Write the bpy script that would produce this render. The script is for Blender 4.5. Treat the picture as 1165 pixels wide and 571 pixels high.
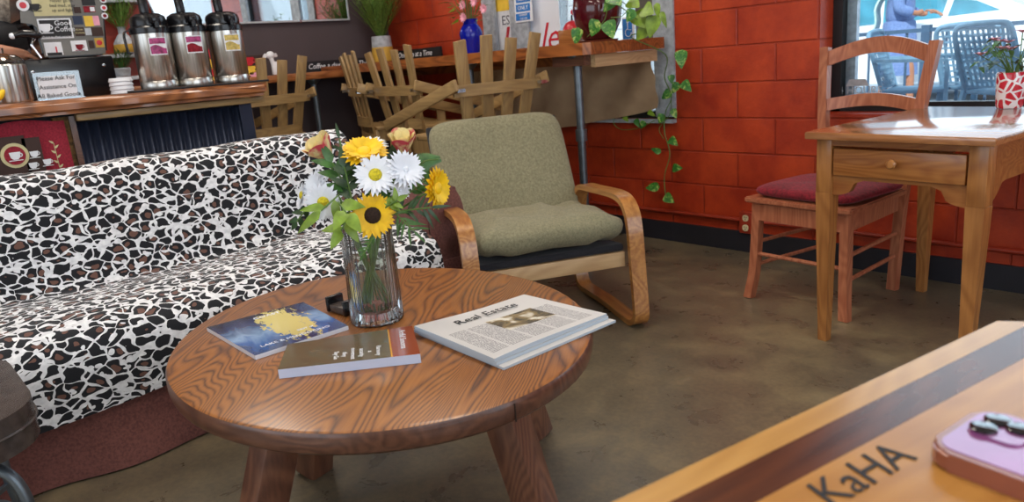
import bpy, bmesh, math, random
from mathutils import Vector, Matrix, noise
random.seed(7)
R = math.radians
PI = math.pi
S = bpy.context.scene
for o in list(bpy.data.objects): bpy.data.objects.remove(o)

# ------------------------------------------------------------------ camera
FPX, CW, CH = 850.0, 1165.0, 571.0
HCAM = 1.10
_p, _r, _y = R(14.5), R(4.7), R(139)
_fw = Vector((math.cos(_y)*math.cos(_p), math.sin(_y)*math.cos(_p), -math.sin(_p)))
_rt = _fw.cross(Vector((0, 0, 1))).normalized()
_up = _rt.cross(_fw)
CR = _rt*math.cos(_r) - _up*math.sin(_r)
CU = _up*math.cos(_r) + _rt*math.sin(_r)
CO = Vector((0, 0, HCAM))
cam = bpy.data.cameras.new('camera'); camo = bpy.data.objects.new('camera', cam)
S.collection.objects.link(camo); S.camera = camo
cam.sensor_width = 36; cam.lens = FPX/CW*36
m = Matrix((CR, CU, -_fw)).transposed().to_4x4(); m.translation = CO
camo.matrix_world = m
cam.clip_start = 0.02; cam.clip_end = 200
cam.dof.use_dof = True; cam.dof.focus_distance = 2.1; cam.dof.aperture_fstop = 5.6

# measuring helpers: the real position of a photographed point on a known plane
def ray(x, y): return (_fw*FPX + CR*(x-CW/2) - CU*(y-CH/2)).normalized()
def PZ(x, y, z=0.0):
    d = ray(x, y); return CO + d*((z-HCAM)/d.z)
def PY(x, y, Y):
    d = ray(x, y); return CO + d*(Y/d.y)
def PX(x, y, X):
    d = ray(x, y); return CO + d*(X/d.x)

# ------------------------------------------------------------------ light
S.view_settings.view_transform = 'Standard'; S.view_settings.look = 'None'
S.view_settings.gamma = 1; S.view_settings.use_curve_mapping = False
S.view_settings.exposure = 0.08
wd = bpy.data.worlds.new('world'); S.world = wd; wd.use_nodes = True
wb = wd.node_tree.nodes['Background']; wb.inputs[0].default_value = (0.66, 0.83, 1.0, 1); wb.inputs[1].default_value = 1.25
def sun(rot, e, col, ang):
    l = bpy.data.lights.new('sun', 'SUN'); l.energy = e; l.color = col; l.angle = R(ang)
    o = bpy.data.objects.new('sun', l); o.rotation_euler = [R(a) for a in rot]; S.collection.objects.link(o)
sun((50, 0, 12), 4.5, (1, .97, .92), 3)      # high over the roof, lights the street only
def area(name, loc, target, sx, sy, e, col=(1, 1, 1)):
    l = bpy.data.lights.new(name, 'AREA'); l.shape = 'RECTANGLE'; l.size = sx; l.size_y = sy; l.energy = e; l.color = col
    o = bpy.data.objects.new(name, l); o.location = loc
    o.rotation_euler = (Vector(target)-Vector(loc)).to_track_quat('-Z', 'Y').to_euler(); S.collection.objects.link(o); return o
# lamps added to stand in for daylight: two at seen windows, two at unseen ones
area('daylight_fill', (-0.55, 3.75, 1.75), (-0.9, 0, 0.6), 2.2, 1.9, 18, (.84, .92, 1))
area('daylight_fill', (-3.3, 3.75, 1.75), (-3.0, 0, 0.6), 1.5, 1.9, 13, (.84, .92, 1))
area('daylight_fill', (2.7, 0.3, 1.7), (-2, 0.6, 0.7), 4.5, 2.2, 58, (.90, .95, 1))
area('daylight_fill', (-1.5, -3.2, 1.7), (-2, 1, 0.7), 4.5, 2.2, 30, (.95, .97, 1))

# ------------------------------------------------------------------ materials
class NT:
    def __init__(s, name):
        s.m = bpy.data.materials.new(name); s.m.use_nodes = True; s.t = s.m.node_tree
        s.b = s.t.nodes['Principled BSDF']; s.o = s.t.nodes['Material Output']
    def n(s, ty, **k):
        x = s.t.nodes.new(ty)
        for a, v in k.items(): setattr(x, a, v)
        return x
    def l(s, a, b): s.t.links.new(a, b)
    def coord(s, scale=(1, 1, 1), rot=(0, 0, 0), kind='Object', loc=(0, 0, 0)):
        c = s.n('ShaderNodeTexCoord'); mp = s.n('ShaderNodeMapping')
        mp.inputs['Scale'].default_value = scale; mp.inputs['Rotation'].default_value = rot; mp.inputs['Location'].default_value = loc
        s.l(c.outputs[kind], mp.inputs[0]); return mp.outputs[0]
    def noise(s, v, scale, detail=3, rough=.5, dist=0):
        x = s.n('ShaderNodeTexNoise'); x.inputs['Scale'].default_value = scale; x.inputs['Detail'].default_value = detail
        x.inputs['Roughness'].default_value = rough; x.inputs['Distortion'].default_value = dist; s.l(v, x.inputs['Vector']); return x
    def ramp(s, f, stops, mode='LINEAR'):
        x = s.n('ShaderNodeValToRGB'); x.color_ramp.interpolation = mode; e = x.color_ramp.elements
        while len(e) < len(stops): e.new(.5)
        for i, (p, c) in enumerate(stops): e[i].position = p; e[i].color = (*c, 1)
        s.l(f, x.inputs[0]); return x.outputs[0]
    def mix(s, f, a, b, mode='MIX'):
        x = s.n('ShaderNodeMix', data_type='RGBA', blend_type=mode)
        for i, v in ((0, f), (6, a), (7, b)):
            if isinstance(v, (int, float)): x.inputs[i].default_value = v
            elif isinstance(v, tuple): x.inputs[i].default_value = (*v, 1)
            else: s.l(v, x.inputs[i])
        return x.outputs[2]
    def math(s, op, a, b=None, c=None):
        x = s.n('ShaderNodeMath', operation=op)
        for i, v in enumerate((a, b, c)):
            if v is None: continue
            if isinstance(v, (int, float)): x.inputs[i].default_value = v
            else: s.l(v, x.inputs[i])
        return x.outputs[0]
    def bump(s, h, strength=.3, dist=.01):
        x = s.n('ShaderNodeBump'); x.inputs['Strength'].default_value = strength; x.inputs['Distance'].default_value = dist
        s.l(h, x.inputs['Height']); s.l(x.outputs[0], s.b.inputs['Normal'])
    def set(s, col=None, rough=None, metal=None, **k):
        if col is not None:
            if isinstance(col, tuple): s.b.inputs['Base Color'].default_value = (*col, 1)
            else: s.l(col, s.b.inputs['Base Color'])
        if rough is not None: s.b.inputs['Roughness'].default_value = rough
        if metal is not None: s.b.inputs['Metallic'].default_value = metal
        for a, v in k.items(): s.b.inputs[a.replace('_', ' ')].default_value = v
        return s.m
def lin(h):
    h = h.lstrip('#'); v = [int(h[i:i+2], 16)/255 for i in (0, 2, 4)]
    return tuple((c/12.92 if c <= .04045 else ((c+.055)/1.055)**2.4) for c in v)
def plain(name, hexc, rough=.5, metal=0, var=.12, sc=12, **k):
    t = NT(name); c = lin(hexc); n_ = t.noise(t.coord(), sc, 3)
    a = tuple(min(1, x*(1-var)) for x in c); b = tuple(min(1, x*(1+var)) for x in c)
    return t.set(t.ramp(n_.outputs[0], [(.35, a), (.65, b)]), rough, metal, **k)
def wood(name, dark, light, axis='x', fine=60, rough=.4, coat=.2, ring=5.0, contrast=.7, bump=.15, rot=(0, 0, 0)):
    t = NT(name)
    st = {'x': (.06, 1, 1), 'y': (1, .06, 1), 'z': (1, 1, .06)}[axis]
    st2 = {'x': (.22, 1, 1), 'y': (1, .22, 1), 'z': (1, 1, .22)}[axis]
    v = t.coord(st, rot); v2 = t.coord(st2, rot)
    f = t.noise(v, fine, 4, .6); g = t.noise(v2, ring, 2, .4, .6)
    w = t.math('SINE', t.math('MULTIPLY', g.outputs[0], 130.0))
    w = t.math('MULTIPLY_ADD', w, .38*contrast, .5)
    mm = t.math('MULTIPLY_ADD', f.outputs[0], .55, t.math('MULTIPLY', w, .5))
    c = t.ramp(mm, [(.28, lin(dark)), (.72, lin(light))])
    t.bump(mm, bump, .002)
    return t.set(c, rough, 0, Coat_Weight=coat, Coat_Roughness=.12)

M = {}
# concrete floor
t = NT('polished_concrete'); v = t.coord()
a = t.noise(v, 1.3, 6, .62, .5); b = t.noise(v, 7, 6, .6, .3); c = t.noise(v, 60, 4, .6)
f = t.math('ADD', t.math('MULTIPLY', a.outputs[0], .55), t.math('MULTIPLY', b.outputs[0], .45))
col = t.ramp(f, [(.34, lin('#4c463e')), (.5, lin('#6a604e')), (.64, lin('#8c7e60'))])
col = t.mix(.18, col, t.ramp(c.outputs[0], [(.4, lin('#4a4032')), (.6, lin('#857458'))]))
rg = t.ramp(b.outputs[0], [(.3, (.25,)*3), (.7, (.36,)*3)]); t.l(rg, t.b.inputs['Roughness'])
t.bump(b.outputs[0], .06, .003); M['floor'] = t.set(col, None, 0, Specular_IOR_Level=.55)
# painted block wall
t = NT('red_painted_block'); v = t.coord(rot=(R(90), 0, 0), loc=(-PY(839, 115, 3.46).x-.21, PY(860, 93, 3.46).z, 0))
br = t.n('ShaderNodeTexBrick'); t.l(v, br.inputs['Vector'])
br.inputs['Scale'].default_value = 1; br.inputs['Brick Width'].default_value = .42; br.inputs['Row Height'].default_value = .181
br.inputs['Mortar Size'].default_value = .006; br.inputs['Mortar Smooth'].default_value = .6
br.inputs['Color1'].default_value = (0, 0, 0, 1); br.inputs['Color2'].default_value = (0, 0, 0, 1); br.inputs['Mortar'].default_value = (1, 1, 1, 1)
n1 = t.noise(t.coord(), 5, 6, .65); n2 = t.noise(t.coord(), 70, 4, .6)
base = t.ramp(n1.outputs[0], [(.35, lin('#982b15')), (.65, lin('#c04520'))])
base = t.mix(t.math('MULTIPLY', br.outputs['Fac'], .4), base, lin('#7a2012'))
h = t.math('ADD', t.math('MULTIPLY', br.outputs['Fac'], -1.0), t.math('MULTIPLY_ADD', n2.outputs[0], .12, t.math('MULTIPLY', n1.outputs[0], .5)))
t.bump(h, .7, .012); M['redwall'] = t.set(base, .38, 0)
M['redpaint'] = plain('red_paint', '#98301a', .4)
M['blackwall'] = plain('charcoal_wall_paint', '#4a4044', .7, var=.06, sc=3)
M['creamwall'] = plain('cream_wall_paint', '#cfc6b6', .8, var=.05, sc=3)
M['ceiling'] = plain('white_ceiling_paint', '#d8d4cc', .9, var=.03, sc=2)
M['baseboard'] = plain('black_rubber_baseboard', '#22222a', .45)
# leopard
def leopard():
    t = NT('leopard_print_fleece'); v = t.coord((1, .84, 1.12))
    nz = t.noise(v, 16, 1, .4); nz2 = t.noise(v, 40, 0, .5)
    def madd(a, s_, b):
        vm = t.n('ShaderNodeVectorMath', operation='MULTIPLY_ADD'); t.l(a, vm.inputs[0]); vm.inputs[1].default_value = (s_,)*3; t.l(b, vm.inputs[2]); return vm.outputs[0]
    vv = madd(nz2.outputs['Color'], .014, madd(nz.outputs['Color'], .035, v))
    def vor(feature, scale):
        x = t.n('ShaderNodeTexVoronoi'); x.feature = feature; x.inputs['Scale'].default_value = scale
        x.inputs['Randomness'].default_value = .9; t.l(vv, x.inputs['Vector']); return x
    e = vor('DISTANCE_TO_EDGE', 27); f1 = vor('F1', 27); n3 = t.noise(v, 42, 0, .5); nb = t.noise(v, 34, 0, .5)
    sep = t.n('ShaderNodeSeparateColor'); t.l(f1.outputs['Color'], sep.inputs[0])
    ed = t.math('ADD', e.outputs['Distance'], t.math('MULTIPLY_ADD', n3.outputs[0], .22, -.11))
    fr = t.math('ADD', f1.outputs['Distance'], t.math('MULTIPLY_ADD', n3.outputs[0], -.24, .12))
    blob = t.math('MULTIPLY', t.math('MULTIPLY', t.math('GREATER_THAN', ed, .076), t.math('LESS_THAN', fr, .78)), t.math('LESS_THAN', nb.outputs[0], .70))
    ce = t.math('ADD', f1.outputs['Distance'], t.math('MULTIPLY_ADD', nz2.outputs[0], .5, -.25))
    cen = t.math('MULTIPLY', t.math('LESS_THAN', ce, .26), t.math('GREATER_THAN', sep.outputs[0], .15))
    cream = t.ramp(t.noise(v, 60, 2).outputs[0], [(.3, lin('#d2d3d8')), (.7, lin('#f2f3f6'))])
    c = t.mix(blob, cream, lin('#14161c')); c = t.mix(t.math('MULTIPLY', cen, blob), c, lin('#6c4c42'))
    fz = t.noise(v, 400, 2, .6); t.bump(fz.outputs[0], .35, .003)
    return t.set(c, .95, 0, Sheen_Weight=.1)
M['leopard'] = leopard()
def cloth(name, hexc, hex2, sc=250, rough=.9, big=6, bump=.5):
    t = NT(name); v = t.coord(); a = t.noise(v, big, 4, .6); b = t.noise(v, sc, 2, .6)
    f = t.math('ADD', t.math('MULTIPLY', a.outputs[0], .4), t.math('MULTIPLY', b.outputs[0], .6))
    t.bump(b.outputs[0], bump, .002)
    return t.set(t.ramp(f, [(.38, lin(hexc)), (.62, lin(hex2))]), rough, 0, Sheen_Weight=.1)
M['skirt'] = cloth('brown_slipcover', '#5c342f', '#7a4a42', 120)
M['green'] = cloth('olive_chenille', '#6c6850', '#989274', 420, big=90, bump=.8)
M['blackcloth'] = cloth('black_webbing', '#15151b', '#24242c')
M['maroon'] = cloth('maroon_velvet', '#640a18', '#98182c', 90)
M['burgundy'] = cloth('burgundy_cloth', '#7d1526', '#a12438', 140, big=3)
t = NT('burlap'); v = t.coord()
wv = []
for ax in ('X', 'Z'):
    w = t.n('ShaderNodeTexWave'); w.bands_direction = ax; w.inputs['Scale'].default_value = 60; w.inputs['Distortion'].default_value = 2.5; w.inputs['Detail'].default_value = 2
    t.l(v, w.inputs[0]); wv.append(w.outputs['Fac'])
f = t.math('ADD', t.math('MULTIPLY', wv[0], .5), t.math('MULTIPLY', wv[1], .5))
f = t.math('MULTIPLY_ADD', t.noise(v, 5, 3).outputs[0], .6, t.math('MULTIPLY', f, .5))
t.bump(f, .5, .003); M['burlap'] = t.set(t.ramp(f, [(.35, lin('#86664a')), (.7, lin('#cfb08a'))]), .9)
# coffee table oak
def oak():
    t = NT('oiled_oak_top')
    def mp(sc, ang):
        c = t.coord(rot=(0, 0, R(ang))); m_ = t.n('ShaderNodeMapping'); m_.inputs['Scale'].default_value = sc; t.l(c, m_.inputs[0]); return m_.outputs[0]
    g = t.noise(mp((.20, 1, 1), -128), 3.9, 2, .4, .25); g2 = t.noise(mp((.04, 1, 1), -128), 30, 2, .5)
    w = t.math('SINE', t.math('MULTIPLY_ADD', g.outputs[0], 430.0, t.math('MULTIPLY', g2.outputs[0], 3.0)))
    w = t.math('POWER', t.math('MULTIPLY_ADD', w, .5, .5), .55)
    fi = t.noise(mp((.04, 1, 1), -128), 260, 3, .6)
    big = t.noise(mp((.3, 1, 1), -128), 5, 2, .5)
    f = t.math('ADD', t.math('MULTIPLY_ADD', fi.outputs[0], .42, t.math('MULTIPLY', w, .40)), t.math('MULTIPLY', big.outputs[0], .22))
    c = t.ramp(f, [(.28, lin('#52301a')), (.46, lin('#7e4a1c')), (.82, lin('#a8692a'))])
    t.bump(f, .12, .001)
    return t.set(c, .42, 0, Coat_Weight=.35, Coat_Roughness=.22)
M['oak'] = oak()
M['oakdark'] = wood('oak_edge', '#4a2c22', '#6e4836', 'x', 90, .35, .3)
M['oakleg'] = wood('oak_leg', '#573428', '#80543e', 'z', 110, .4, .3)
M['bent'] = wood('bent_plywood', '#8a4e22', '#c08848', 'x', 90, .3, .5, contrast=.5)
M['rail'] = wood('pale_beech', '#b08a60', '#d2b084', 'y', 70, .5, .1, contrast=.4)
M['pallety'] = wood('stained_slat_wood_cross', '#806440', '#ad8c5a', 'y', 50, .5, .15, contrast=.4)
M['palletx'] = wood('stained_slat_wood_arm', '#806440', '#ad8c5a', 'x', 50, .5, .15, contrast=.4)
M['pallet'] = wood('stained_slat_wood', '#806440', '#ad8c5a', 'z', 50, .5, .15, contrast=.4)
M['redchair'] = wood('reddish_chair_wood', '#8c452c', '#c07a58', 'z', 60, .4, .3, contrast=.4)
M['pine'] = wood('honey_pine', '#804c24', '#b47a42', 'z', 60, .35, .3, contrast=.5)
M['pinex'] = wood('honey_pine_front', '#80461e', '#ac713a', 'x', 60, .35, .3, contrast=.5)
M['desktop'] = wood('varnished_desk_top', '#8a5530', '#b98052', 'x', 60, .16, .8, contrast=.5)
M['fglight'] = wood('light_maple_board', '#a87838', '#cc9c58', 'x', 40, .34, .2, contrast=.3)
M['fgdark'] = wood('dark_walnut_board', '#3c2016', '#653820', 'x', 60, .27, .0, contrast=.4)
M['fgmid'] = wood('golden_maple_board', '#9e682c', '#c28c46', 'x', 40, .34, .2, contrast=.3)
M['counter'] = wood('live_edge_slab', '#5a3018', '#a8683a', 'y', 50, .3, .4)
M['barwood'] = wood('bar_slab_wood', '#6e3a1c', '#a8622f', 'x', 40, .35, .4)
M['barwoody'] = wood('bar_slab_wood_end', '#6e3a1c', '#b07040', 'y', 40, .35, .4)
M['driftwood'] = plain('weathered_grey_paint', '#a4aab2', .7, sc=30, var=.2)
t = NT('brushed_steel'); v = t.coord((1, 1, .03)); n_ = t.noise(v, 120, 3)
M['steel'] = t.set(t.ramp(n_.outputs[0], [(.3, (.42, .40, .37)), (.7, (.68, .65, .60))]), .28, 1)
M['chrome'] = plain('chrome', '#c8ccd2', .12, 1)
M['silver'] = plain('silver_window_frame', '#b8bcc2', .45, .3, sc=40)
M['galv'] = plain('galvanised_pipe', '#6f7880', .4, .8, sc=25)
M['black'] = plain('black_plastic', '#121216', .25)
M['blackmat'] = plain('black_matte', '#15151a', .6)
M['frame'] = plain('black_window_frame', '#101014', .5)
M['navy'] = plain('navy_corrugated_metal', '#2c3346', .35, .5, sc=6)
M['navy2'] = plain('navy_panel', '#1b1d2a', .6)
M['cork'] = plain('cork_strip', '#6a4e2c', .9, sc=70, var=.5)
M['white'] = plain('white_plastic', '#e8eaf0', .4, var=.03)
M['paper'] = plain('paper_white', '#e4e6ec', .7, var=.04, sc=30)
M['ink'] = plain('black_ink', '#1a1a1e', .6)
M['inkgrey'] = plain('grey_ink', '#6a6a74', .8)
M['tan'] = plain('tan_plaque', '#c6bd90', .6)
M['greypanel'] = plain('grey_enamel', '#6e6a64', .35, .3)
M['red'] = plain('red_paint_gloss', '#c22230', .3)
M['yellow'] = plain('yellow_paint', '#e8c040', .5)
M['leather'] = plain('dark_brown_leather', '#453c38', .26, sc=30, var=.3)
M['ivory'] = plain('ivory_plastic', '#d8c8a0', .4)
M['skin'] = plain('skin', '#b47a5c', .5, var=.08, Subsurface_Weight=.1)
M['beard'] = cloth('grey_beard', '#6a6058', '#b0a698', 60)
M['tshirt'] = cloth('black_tshirt', '#0e0e12', '#1c1c22')
M['coat'] = cloth('blue_coat', '#5a72a4', '#7a92c0', 80)
M['trouser'] = cloth('grey_trousers', '#3a3e4a', '#4e5464')
M['scarf'] = cloth('pale_green_scarf', '#9ac0b4', '#d4e4dc', 30)
M['carpaint'] = plain('white_car_paint', '#eef2f6', .2, var=.02, Coat_Weight=.8)
M['carglass'] = plain('tinted_car_glass', '#4a90a4', .12, .2, var=.3, sc=3)
M['tyre'] = plain('tyre_rubber', '#1c1c20', .8)
M['iron'] = plain('painted_iron', '#45607a', .5)
M['wicker'] = plain('blue_grey_resin', '#7498b0', .5)
M['asphalt'] = plain('pale_pavement', '#a8b0b8', .9, sc=8)
t = NT('white_painted_brick'); v = t.coord(rot=(R(90), 0, 0)); br = t.n('ShaderNodeTexBrick'); t.l(v, br.inputs['Vector'])
br.inputs['Scale'].default_value = 1; br.inputs['Brick Width'].default_value = .6; br.inputs['Row Height'].default_value = .2; br.inputs['Mortar Size'].default_value = .012
br.inputs['Color1'].default_value = (.72, .74, .74, 1); br.inputs['Color2'].default_value = (.6, .62, .62, 1); br.inputs['Mortar'].default_value = (.4, .42, .44, 1)
M['whitebrick'] = t.set(br.outputs['Color'], .8)
M['cobalt'] = plain('cobalt_glass', '#0a1fb8', .06, Transmission_Weight=.35, IOR=1.5)
M['garnet'] = plain('garnet_glaze', '#4a0c16', .12, Coat_Weight=.6)
M['terracotta'] = plain('terracotta', '#8a4630', .7)
M['leaf'] = plain('leaf_green', '#3f6a2c', .4, sc=30, var=.35)
M['leaflime'] = plain('lime_leaf', '#7c9a2e', .4, sc=30, var=.3)
M['leafdark'] = plain('dark_leaf', '#25451f', .4, sc=30, var=.3)
t = NT('variegated_leaf'); n_ = t.noise(t.coord(), 35, 3, .6, 1)
M['pothos'] = t.set(t.ramp(n_.outputs[0], [(.42, lin('#2f6a26')), (.55, lin('#4c8a34')), (.66, lin('#b4c46a'))]), .35)
M['stem'] = plain('green_stem', '#5a7a38', .5)
M['grass'] = plain('grassy_foliage', '#5f8034', .6, sc=50, var=.4)
M['petalw'] = plain('white_petal', '#eef2fa', .6, var=.03)
M['petaly'] = plain('yellow_petal', '#f2c40e', .55, sc=40)
M['petalo'] = plain('golden_petal', '#f7c40c', .55, sc=40)
M['disc'] = plain('brown_flower_disc', '#2a1a10', .9, sc=200, var=.5)
M['discy'] = plain('yellow_flower_disc', '#c8b820', .8, sc=200, var=.3)
M['rosey'] = plain('cream_rose_petal', '#ead89a', .6, sc=30)
M['roser'] = (lambda t: t.set(t.ramp(t.noise(t.coord(), 32, 2).outputs[0], [(.44, lin('#ead69a')), (.56, lin('#cf4a58'))]), .6))(NT('cream_crimson_rose_petal'))
M['pink'] = plain('pink_petal', '#e8a0b4', .6, sc=40)
M['gold'] = plain('gold_paint', '#c8a040', .4, .3)
M['brown'] = plain('coffee_brown', '#3a241e', .7)
M['blue'] = plain('sign_blue', '#2a78c8', .5, var=.03)
M['phonepink'] = plain('pink_phone_glass', '#9a5a90', .15, .2, Coat_Weight=1)
M['phoneedge'] = plain('rose_phone_case', '#9a5c4a', .25, .2, Coat_Weight=.6)
M['lens'] = plain('black_lens', '#08080c', .05, Coat_Weight=1)
M['grout'] = plain('dark_line', '#2a1810', .6)
M['mustard'] = plain('mustard_paint', '#c29a3c', .6)
M['magenta'] = plain('magenta_print', '#a03a70', .5, sc=60, var=.5)
M['goldlabel'] = plain('gold_label_print', '#c8b060', .5, sc=60, var=.3)
def glassmat(name, tint=(1, 1, 1), gloss=.1, rough=0.0):
    t = NT(name); t.t.nodes.remove(t.b)
    tr = t.n('ShaderNodeBsdfTransparent'); tr.inputs[0].default_value = (*tint, 1)
    gl = t.n('ShaderNodeBsdfGlossy'); gl.inputs['Roughness'].default_value = rough
    fr = t.n('ShaderNodeFresnel'); fr.inputs[0].default_value = 1.45
    mx = t.n('ShaderNodeMixShader'); t.l(t.math('MULTIPLY_ADD', fr.outputs[0], .9, gloss), mx.inputs[0])
    t.l(tr.outputs[0], mx.inputs[1]); t.l(gl.outputs[0], mx.inputs[2]); t.l(mx.outputs[0], t.o.inputs[0]); return t.m
M['pane'] = glassmat('window_glass', (.93, .98, 1), .0)
M['vaseglass'] = glassmat('clear_glass', (.93, .95, .96), .03, .02)
M['thickglass'] = plain('thick_clear_glass', '#f4f8fa', .02, var=0, Transmission_Weight=1.0, IOR=1.35)
M['water'] = glassmat('water', (.85, .90, .82), .02)
M['acrylic'] = glassmat('clear_acrylic', (.9, .95, .97), .1)
t = NT('mirror'); M['mirror'] = t.set((.85, .9, .92), .02, 1)
t = NT('added_lamp_diffuser'); t.set((1, .95, .85), .5); t.b.inputs['Emission Color'].default_value = (1, .9, .75, 1); t.b.inputs['Emission Strength'].default_value = 3; M['lamp'] = t.m  # glowing face of the added ceiling panels
def uvmat(name, fn, rough=.35, coat=.3):
    t = NT(name); c = t.n('ShaderNodeUVMap'); return t.set(fn(t, c.outputs[0]), rough, 0, Coat_Weight=coat, Coat_Roughness=.1)

# ------------------------------------------------------------------ mesh helpers
COL = S.collection
class MB:
    def __init__(s): s.b = bmesh.new(); s.uv = None
    def box(s, c, size, rot=None, bev=0, seg=2):
        r = bmesh.ops.create_cube(s.b, size=1)['verts']
        for v in r: v.co = Vector((v.co.x*size[0], v.co.y*size[1], v.co.z*size[2]))
        if bev:
            es = list({e for v in r for e in v.link_edges})
            o = bmesh.ops.bevel(s.b, geom=es, offset=bev, segments=seg, profile=.5, affect='EDGES')
            r = list({v for f in o['faces'] for v in f.verts} | {v for v in r if v.is_valid})
        mt = Matrix.Translation(Vector(c))
        if rot is not None: mt = mt @ (rot if isinstance(rot, Matrix) else Matrix.Rotation(rot, 4, 'Z'))
        for v in r: v.co = mt @ v.co
        return s
    def beam(s, a, b, w, h, up=(0, 0, 1), bev=0, w2=None, h2=None):
        a, b = Vector(a), Vector(b); d = (b-a); L = d.length; d.normalize()
        up = Vector(up); x = d.cross(up)
        if x.length < 1e-4: x = d.cross(Vector((1, 0, 0)))
        x.normalize(); y = x.cross(d)
        w2 = w if w2 is None else w2; h2 = h if h2 is None else h2
        vs = []
        for p, ww, hh in ((a, w, h), (b, w2, h2)):
            for sx, sy in ((-1, -1), (1, -1), (1, 1), (-1, 1)): vs.append(s.b.verts.new(p+x*ww/2*sx+y*hh/2*sy))
        fs = [s.b.faces.new(vs[:4][::-1]), s.b.faces.new(vs[4:])]
        for i in range(4): fs.append(s.b.faces.new((vs[i], vs[(i+1) % 4], vs[4+(i+1) % 4], vs[4+i])))
        if bev:
            bmesh.ops.bevel(s.b, geom=list({e for f in fs for e in f.edges}), offset=bev, segments=2, profile=.5, affect='EDGES')
        return s
    def tube(s, pts, r, seg=10, closed=False, cap=True):
        pts = [Vector(p) for p in pts]; n = len(pts); rings = []
        prev = None
        for i, p in enumerate(pts):
            if closed: d = pts[(i+1) % n]-pts[i-1]
            else: d = pts[min(i+1, n-1)]-pts[max(i-1, 0)]
            d.normalize()
            if prev is None:
                x = d.cross(Vector((0, 0, 1)))
                if x.length < 1e-3: x = d.cross(Vector((1, 0, 0)))
            else: x = prev - d*prev.dot(d)
            x.normalize(); prev = x; y = d.cross(x)
            rr = r[i] if isinstance(r, (list, tuple)) else r
            rings.append([s.b.verts.new(p+(x*math.cos(2*PI*k/seg)+y*math.sin(2*PI*k/seg))*rr) for k in range(seg)])
        m_ = n if closed else n-1
        for i in range(m_):
            A, B = rings[i], rings[(i+1) % n]
            for k in range(seg): s.b.faces.new((A[k], A[(k+1) % seg], B[(k+1) % seg], B[k]))
        if cap and not closed:
            s.b.faces.new(rings[0][::-1]); s.b.faces.new(rings[-1])
        return s
    def ribbon(s, pts, side, w, t, closed=False):
        """flat strip of width w (along side) and thickness t that follows pts"""
        pts = [Vector(p) for p in pts]; n = len(pts); side = Vector(side).normalized(); rings = []
        for i, p in enumerate(pts):
            d = (pts[(i+1) % n]-pts[i-1]) if closed else (pts[min(i+1, n-1)]-pts[max(i-1, 0)])
            d.normalize(); nn = side.cross(d).normalized()
            rings.append([s.b.verts.new(p+side*w/2*a+nn*t/2*b) for a, b in ((-1, -1), (1, -1), (1, 1), (-1, 1))])
        for i in range(n if closed else n-1):
            A, B = rings[i], rings[(i+1) % n]
            for k in range(4): s.b.faces.new((A[k], A[(k+1) % 4], B[(k+1) % 4], B[k]))
        if not closed: s.b.faces.new(rings[0][::-1]); s.b.faces.new(rings[-1])
        return s
    def lathe(s, prof, c=(0, 0, 0), seg=24, rib=0, nrib=0):
        rings = []
        for r, z in prof:
            rings.append([s.b.verts.new((c[0]+(r*(1+rib*math.cos(nrib*2*PI*k/seg)))*math.cos(2*PI*k/seg), c[1]+(r*(1+rib*math.cos(nrib*2*PI*k/seg)))*math.sin(2*PI*k/seg), c[2]+z)) for k in range(seg)])
        for A, B in zip(rings, rings[1:]):
            for k in range(seg): s.b.faces.new((A[k], A[(k+1) % seg], B[(k+1) % seg], B[k]))
        if prof[0][0] > 1e-5: s.b.faces.new(rings[0][::-1])
        if prof[-1][0] > 1e-5: s.b.faces.new(rings[-1])
        return s
    def prism(s, poly, h, mat=None):
        """poly in xy, extruded by h in z, then transformed by mat"""
        mat = mat or Matrix()
        a = [s.b.verts.new(mat @ Vector((x, y, 0))) for x, y in poly]; b = [s.b.verts.new(mat @ Vector((x, y, h))) for x, y in poly]
        n = len(poly); s.b.faces.new(a[::-1]); s.b.faces.new(b)
        for i in range(n): s.b.faces.new((a[i], a[(i+1) % n], b[(i+1) % n], b[i]))
        return s
    def sphere(s, c, r, u=12, v=8, sc=(1, 1, 1)):
        q = bmesh.ops.create_uvsphere(s.b, u_segments=u, v_segments=v, radius=r)['verts']
        for x in q: x.co = Vector((x.co.x*sc[0], x.co.y*sc[1], x.co.z*sc[2]))+Vector(c)
        return s
    def grid(s, fn, nu, nv, thick=0):
        """surface fn(u,v)->point, optional solid thickness (second function value offset)"""
        P = [[s.b.verts.new(fn(i/nu, j/nv)) for j in range(nv+1)] for i in range(nu+1)]
        fs = []
        for i in range(nu):
            for j in range(nv): fs.append(s.b.faces.new((P[i][j], P[i+1][j], P[i+1][j+1], P[i][j+1])))
        if thick:
            s.b.normal_update(); bmesh.ops.solidify(s.b, geom=fs, thickness=thick)
        return s
    def leaf(s, base, d, nrm, L, W, bend=.25, fold=.15, n=5, point=.6):
        base, d, nrm = Vector(base), Vector(d).normalized(), Vector(nrm)
        sd = d.cross(nrm)
        if sd.length < 1e-3: sd = d.cross(Vector((1, 0, .3)))
        sd.normalize(); nn = sd.cross(d).normalized(); rows = []
        for i in range(n+1):
            u = i/n; w = W/2*math.sin(PI*min(1, u**point))**.8 if 0 < u < 1 else 0.0
            c = base+d*(L*u)-nn*(bend*L*u*u)
            if w == 0: rows.append([s.b.verts.new(c)]*3)
            else: rows.append([s.b.verts.new(c-sd*w+nn*fold*w), s.b.verts.new(c), s.b.verts.new(c+sd*w+nn*fold*w)])
        for A, B in zip(rows, rows[1:]):
            for k in (0, 1):
                q = []
                for v in (A[k], A[k+1], B[k+1], B[k]):
                    if v not in q: q.append(v)
                if len(q) > 2: s.b.faces.new(q)
        return s
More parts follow.
